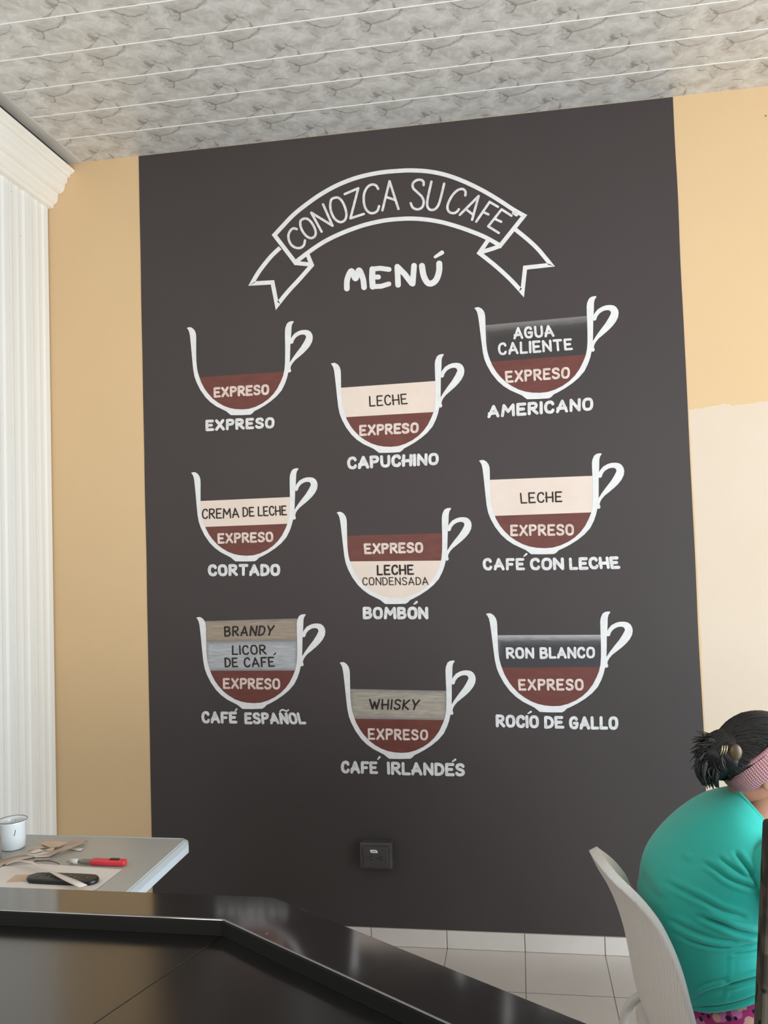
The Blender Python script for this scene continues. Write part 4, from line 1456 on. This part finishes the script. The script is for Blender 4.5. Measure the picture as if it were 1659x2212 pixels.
nring = len(rings)
nv = []
for i, p in enumerate(v):
    ri, k = divmod(i, NR)
    r = rings[ri]
    tng = r[(k + 1) % NR] - r[k - 1]
    upv = rings[min(ri + 1, nring - 1)][k] - rings[max(ri - 1, 0)][k]
    nrm = tng.cross(upv).normalized()
    off = 0.004 * noise.noise(p * 9.0)
    wpt = Mp @ p
    if nrm.y < 0.25:
        q = Vector(px_of(wpt))
        for path, wd, dp, bb in creases:
            if not (bb[0] < q.x < bb[1] and bb[2] < q.y < bb[3]):
                continue
            best, at_ = 1e9, 0
            for m_ in range(len(path) - 1):
                dd, t = seg_dist(q, path[m_], path[m_ + 1])
                if dd < best:
                    best, at_ = dd, (m_ + t) / (len(path) - 1)
            if best < wd * 5:
                env = min(1, 4 * at_ + 0.15) * min(1, 4 * (1 - at_) + 0.35)
                s2_ = (best / wd) ** 2
                off += dp * env * (-math.exp(-s2_) + 0.55 * math.exp(-((best / wd - 2.0) ** 2) / 1.2))
    nv.append(p + nrm * off)
teal = Mat('teal_jersey', srgb(28, 160, 146), 0.55, 0.35)
teal.b.inputs['Sheen Weight'].default_value = 0.25
tvv = teal.coord('Object')
teal.color(teal.mix(teal.noise(tvv, 6, 4), srgb(30, 172, 158), srgb(38, 182, 168)))
teal.bump(teal.noise(tvv, 220, 2), 0.05, 0.001)
shirt = from_py('t_shirt', nv, f, teal, person, True)
md = shirt.modifiers.new('cloth', 'SOLIDIFY')
md.thickness = 0.003
md.offset = 1
# collar band
cr = rings[-1]
bm = bmesh.new()
add_tube(bm, [p + Vector((0.001, 0, 0.001)) for p in cr] + [cr[0]], 0.0045, 8, False)
from_bm('collar', bm, teal, shirt, True)
# sleeves
for sgn in (1, -1):
    path = [Vector((0.066, sgn * 0.122, 0.838)), Vector((0.088, sgn * 0.162, 0.818)), Vector((0.122, sgn * 0.186, 0.782)), Vector((0.165, sgn * 0.196, 0.742))]
    ps = spline(path, 6)
    rad = [0.066, 0.072, 0.068, 0.063]
    rs = [p.x for p in spline([Vector((a, 0, 0)) for a in rad], 6)]
    bm = bmesh.new()
    add_tube(bm, ps, rs, 48, False)
    for vv in bm.verts:
        vv.co += Vector((0, 0, 0.004 * noise.noise(vv.co * 30)))
    o = from_bm('sleeve', bm, teal, shirt, True)
    md = o.modifiers.new('cloth', 'SOLIDIFY')
    md.thickness = 0.002

# printed pink shorts: plain blossoms and dots
pk_ = Mat('printed_pink_cotton', srgb(184, 58, 124), 0.7, 0.3)
kv = pk_.coord('Object')
v1 = pk_.n('ShaderNodeTexVoronoi', _feature='F1')
pk_.set(v1.inputs['Vector'], kv)
v1.inputs['Scale'].default_value = 30
c_ = pk_.mix(pk_.math('LESS_THAN', v1.outputs['Distance'], 0.40), srgb(184, 58, 124), srgb(214, 130, 176))
v2 = pk_.n('ShaderNodeTexVoronoi', _feature='F1')
pk_.set(v2.inputs['Vector'], pk_.coord('Object', (1, 1, 1), (0.3, 0.1, 0.7)))
v2.inputs['Scale'].default_value = 38
c_ = pk_.mix(pk_.math('LESS_THAN', v2.outputs['Distance'], 0.36), c_, srgb(222, 178, 160))
v3 = pk_.n('ShaderNodeTexVoronoi', _feature='F1')
pk_.set(v3.inputs['Vector'], pk_.coord('Object', (1, 1, 1), (0.8, 0.5, 0.2)))
v3.inputs['Scale'].default_value = 42
c_ = pk_.mix(pk_.math('LESS_THAN', v3.outputs['Distance'], 0.26), c_, srgb(42, 28, 62))
pk_.color(c_)
HP = [(0.060, 0.431, -85, 0.10, 0.12), (0.058, 0.434, -4, 0.150, 0.16), (0.052, 0.452, -7, 0.184, 0.192), (0.045, 0.51, -16, 0.182, 0.196), (0.030, 0.61, -24, 0.172, 0.190), (0.012, 0.645, -8, 0.10, 0.12)]
rg = [ellip_ring((a[0], a[1]), 0 if a[2] == -85 else a[2], a[3], a[4], 64) for a in HP]
v, f = loft(rg)
f.append(tuple(range(64))[::-1])
f.append(tuple(range(5 * 64, 6 * 64)))
sho = from_py('shorts', v, f, pk_, person, True)
for sgn in (1, -1):
    bm = bmesh.new()
    add_tube(bm, spline([Vector((0.06, sgn * 0.095, 0.535)), Vector((0.15, sgn * 0.10, 0.533)), Vector((0.26, sgn * 0.105, 0.525)), Vector((0.34, sgn * 0.108, 0.518))], 4), [0.088, 0.094, 0.096, 0.096, 0.094, 0.092, 0.090, 0.088, 0.086, 0.085, 0.084, 0.083, 0.082], 32)
    from_bm('shorts_leg', bm, pk_, sho, True)

# head, hair and headband share one head frame
HC = Vector((0.102, 0.0, 1.018))       # person frame
HT = math.radians(28)                  # bowed forward
HM = Matrix.Translation(HC) @ Matrix.Rotation(HT, 4, 'Y')


def blob(bm, c, r, M_=Matrix(), n=32, m_=20, fn=None):
    r_ = bmesh.ops.create_uvsphere(bm, u_segments=n, v_segments=m_, radius=1)
    for vv in r_['verts']:
        p = Vector((vv.co.x * r[0], vv.co.y * r[1], vv.co.z * r[2]))
        if fn:
            p = fn(p)
        vv.co = M_ @ (Vector(c) + p)
    return r_['verts']


# face and skull: skin child that carries nose, mouth, eyes and ears
bm = bmesh.new()
def facefn(p):
    q = p.copy()
    if q.z < 0:                        # taper to the chin
        k_ = 1 - 0.32 * min(1, -q.z / 0.10)
        q.y *= k_
        if q.x < 0:
            q.x *= 1 - 0.35 * min(1, -q.z / 0.10)
    return q
blob(bm, (0, 0, 0), (0.088, 0.070, 0.104), HM, 40, 28, facefn)
blob(bm, (0.088, 0, -0.018), (0.016, 0.012, 0.022), HM, 16, 10)          # nose
for sgn in (1, -1):
    blob(bm, (-0.004, sgn * 0.070, -0.015), (0.018, 0.008, 0.030), HM @ Matrix.Rotation(sgn * -0.15, 4, 'Z'), 18, 12)   # ears
    blob(bm, (0.074, sgn * 0.030, 0.012), (0.010, 0.014, 0.007), HM, 14, 8)                                      # eyelids
blob(bm, (0.080, 0, -0.056), (0.012, 0.022, 0.006), HM, 16, 8)           # lips
from_bm('face', bm, skin, person, True)

hair_m = Mat('black_hair', srgb(20, 19, 20), 0.42, 0.5)
hv = hair_m.coord('Object', (30, 30, 30))
hair_m.color(hair_m.mix(hair_m.noise(hair_m.coord('Object', (1, 1, 1)), 70, 3), srgb(9, 8, 9), srgb(20, 18, 19)))
wv_ = hair_m.n('ShaderNodeTexWave')
hair_m.set(wv_.inputs['Vector'], hair_m.coord('Object', (1, 1, 1)))
wv_.bands_direction = 'DIAGONAL'
wv_.inputs['Scale'].default_value = 130
wv_.inputs['Distortion'].default_value = 4
hair_m.bump(wv_.outputs['Fac'], 0.10, 0.002)
bm = bmesh.new()
AX = Vector((0.643, 0, -0.766))        # towards the face from the hairline plane
def hairfn(p):
    return p + p.normalized() * 0.0025 * noise.noise(Vector((p.x * 18, p.y * 55, p.z * 55)))
hv_ = blob(bm, (-0.006, 0, 0.004), (0.100, 0.084, 0.106), HM, 72, 48, hairfn)
for vv in hv_:
    d_ = (vv.co - HC).dot(AX) + 0.038
    if d_ > 0:
        vv.co -= AX * d_
# bun gathered at the back of the head, in person frame
blob(bm, (0.034, -0.010, 1.038), (0.050, 0.056, 0.056), Matrix(), 40, 24, lambda p: p * (1 + 0.08 * noise.noise(p * 30)))
blob(bm, (0.016, -0.012, 1.036), (0.047, 0.046, 0.052), Matrix(), 40, 24, lambda p: p * (1 + 0.10 * noise.noise(p * 38)))
rr = random.Random(3)
def strand(p0, p1, p2, r0):
    pts_ = spline([Vector(p0), Vector(p1), Vector(p2)], 4)
    k_ = len(pts_)
    add_tube(bm, pts_, [r0 * (1 - 0.85 * (i / (k_ - 1)) ** 1.5) + 0.0003 for i in range(k_)], 6)
# drooping tuft below the bun
for i in range(60):
    a, b = rr.uniform(-0.022, 0.022), rr.uniform(-0.03, 0.03)
    strand((-0.008 + a, -0.012 + b, 1.03), (-0.018 + a * 0.9, -0.012 + b, 1.0 + rr.uniform(-0.008, 0.006)), (-0.012 + a * 0.7, -0.012 + b * 0.8, 0.968 + rr.uniform(-0.004, 0.016)), rr.uniform(0.003, 0.006))
# frayed loose ends at the back
for i in range(90):
    a = rr.uniform(1.7, 3.9)
    b = rr.uniform(-0.03, 0.03)
    r1, r2 = 0.042, rr.uniform(0.046, 0.062)
    c0 = Vector((0.010, -0.012, 1.034))
    d1 = Vector((math.cos(a), 0, math.sin(a)))
    d2 = Vector((math.cos(a + rr.uniform(0.1, 0.6)), 0, math.sin(a + 0.3)))
    strand(c0 + d1 * 0.028 + Vector((0, b, 0)), c0 + d1 * r1 + Vector((0, b, 0)), c0 + d2 * r2 + Vector((0, b * 1.2, 0)), rr.uniform(0.0012, 0.003))
# strands combed back over the scalp from the hairline to the bun
HMI = HM.inverted()
bdir = (HMI @ Vector((0.022, -0.008, 1.040))) - Vector((-0.006, 0, 0.004))
bdir = Vector((bdir.x / 0.100, bdir.y / 0.084, bdir.z / 0.106)).normalized()
axl = (HMI.to_3x3() @ AX).normalized()
e1 = axl.cross(Vector((0, 1, 0))).normalized()
e2 = axl.cross(e1)
for i in range(420):
    ph = 2 * math.pi * i / 420 + rr.uniform(-0.02, 0.02)
    d0 = (e1 * math.cos(ph) + e2 * math.sin(ph) - axl * rr.uniform(0.30, 0.45)).normalized()
    pts_ = []
    lift_ = rr.uniform(1.000, 1.012)
    for k in range(11):
        t = k / 10 * 0.93
        dd = (d0 * (1 - t) + bdir * t)
        dd += Vector((0, 0, 0.10 * math.sin(math.pi * t) * rr.uniform(0.6, 1.0)))
        dd.normalize()
        pts_.append(HM @ (Vector((-0.006, 0, 0.004)) + Vector((dd.x * 0.100, dd.y * 0.084, dd.z * 0.106)) * lift_))
    r0 = rr.uniform(0.0009, 0.0019)
    add_tube(bm, pts_, [r0 * (0.6 + 0.4 * math.sin(math.pi * min(1, k / 9))) for k in range(11)], 5)
# the gathered lengths looped round the bun
for i in range(160):
    a0 = rr.uniform(-0.6, 0.9)
    yb = rr.uniform(-0.9, 0.9)
    rad_ = math.sqrt(max(0.05, 1 - yb * yb))
    pts_ = []
    for k in range(8):
        a = 0.9 + a0 + k * 0.36
        q = Vector((0.024 + 0.050 * rad_ * math.cos(a), -0.011 + 0.053 * yb, 1.037 + 0.055 * rad_ * math.sin(a)))
        pts_.append(q)
    add_tube(bm, pts_, [rr.uniform(0.0010, 0.0022)] * 8, 5)
hair = from_bm('hair', bm, hair_m, person, True)

# hair clip
brz = varied('bronze_clip', srgb(84, 66, 44), srgb(66, 50, 34), 30, 0.35, metal=0.3)
clipo = bmesh.new()
blob(clipo, (0.030, -0.066, 1.056), (0.014, 0.004, 0.018), Matrix(), 20, 12)
cl = from_bm('hair_clip', clipo, brz, person, True)
bm = bmesh.new()
gold = varied('pale_gold', srgb(196, 178, 140), srgb(176, 156, 118), 40, 0.3, metal=0.6)
for k in range(3):
    add_tube(bm, [(-0.002 + 0.005 * k, -0.061, 1.050), (0.001 + 0.005 * k, -0.065, 1.060), (0.003 + 0.005 * k, -0.063, 1.070)], 0.0013, 6)
from_bm('clip_hinge', bm, gold, cl, True)

# pink knitted headband: a wide ring in the plane from nape over the ear to the forehead
knit = Mat('pink_knit', srgb(206, 158, 160), 0.8, 0.2)
knv = knit.coord('UV')
ks = knit.n('ShaderNodeSeparateXYZ')
knit.set(ks.inputs[0], knv)
kx = knit.math('SINE', knit.math('MULTIPLY', ks.outputs[0], 620.0))
ky = knit.math('SINE', knit.math('MULTIPLY', ks.outputs[1], 170.0))
kh = knit.math('MULTIPLY', knit.math('ADD', kx, 1.0), knit.math('ADD', ky, 1.0))
knit.color(knit.mix(knit.math('MULTIPLY', kh, 0.25, clamp=True), srgb(172, 122, 128), srgb(214, 168, 170)))
knit.bump(kh, 0.6, 0.003)
n_ = 96
BN = Matrix.Translation(HC - AX * 0.044 + Vector((0.010, 0, 0.010))) @ Matrix.Rotation(math.radians(140), 4, 'Y')   # ring axis
v, f, uvb = [], [], []
prof_b = [(0.002, 0.084), (-0.001, 0.0935), (0.003, 0.0975), (0.008, 0.0975), (0.020, 0.1005), (0.034, 0.1020), (0.047, 0.1000), (0.057, 0.0950), (0.061, 0.0900), (0.057, 0.0860)]
for k in range(n_):
    a = 2 * math.pi * k / n_
    for j, (h_, r__) in enumerate(prof_b):
        v.append(BN @ Vector((math.cos(a) * r__ * 1.02, math.sin(a) * r__ * 0.87, h_)))
        uvb.append((k / n_, j / (len(prof_b) - 1)))
nb = len(prof_b)
for k in range(n_):
    for j in range(nb - 1):
        a, b = k * nb + j, ((k + 1) % n_) * nb + j
        f.append((a, b, b + 1, a + 1))
me = bpy.data.meshes.new('headband')
me.from_pydata([tuple(q) for q in v], [], f)
ul = me.uv_layers.new()
for i, l in enumerate(me.loops):
    ul.data[i].uv = uvb[l.vertex_index]
hb = link('headband', me, knit, person, True)

# ------------------------------------------------------------------ dark mottled panel at the right edge
pt_, pb_ = hit(1652, 1773, 1, -1.60), hit(1633, 2212, 1, -1.60)
camo = Mat('mottled_brown_cloth', srgb(48, 42, 35), 0.75, 0.25)
mv = camo.coord('Object', (1, 1, 0.6))
n1 = camo.noise(mv, 16, 3, 0.5, 0.6)
n2 = camo.noise(mv, 27, 2, 0.5, 0.4)
cc = camo.ramp(n1, [(0.40, srgb(52, 46, 40)), (0.46, srgb(82, 72, 60)), (0.56, srgb(76, 73, 62)), (0.62, srgb(108, 92, 80))])
camo.color(camo.mix(camo.ramp(n2, [(0.57, W3(0)), (0.61, W3(1))]), cc, srgb(22, 20, 18)))
camo.bump(camo.noise(mv, 60, 3), 0.2, 0.003)
dz = pt_.z - pb_.z
sl = (pt_.x - pb_.x) / dz
bx = pt_.x - sl * pt_.z
bm = bmesh.new()
vs = add_box(bm, (0, -0.02, 0.0), (0.22, 0.02, pt_.z), 0.008, 3)
for vv in bm.verts:
    vv.co.x += sl * vv.co.z
    vv.co.x += 0.003 * noise.noise(Vector((0, 0, vv.co.z * 9)))
cp = from_bm('standing_panel', bm, camo)
cp.location = (bx, -1.60, 0)
tag(cp, 'dark brown mottled cloth panel standing at the right edge before the person', 'panel')
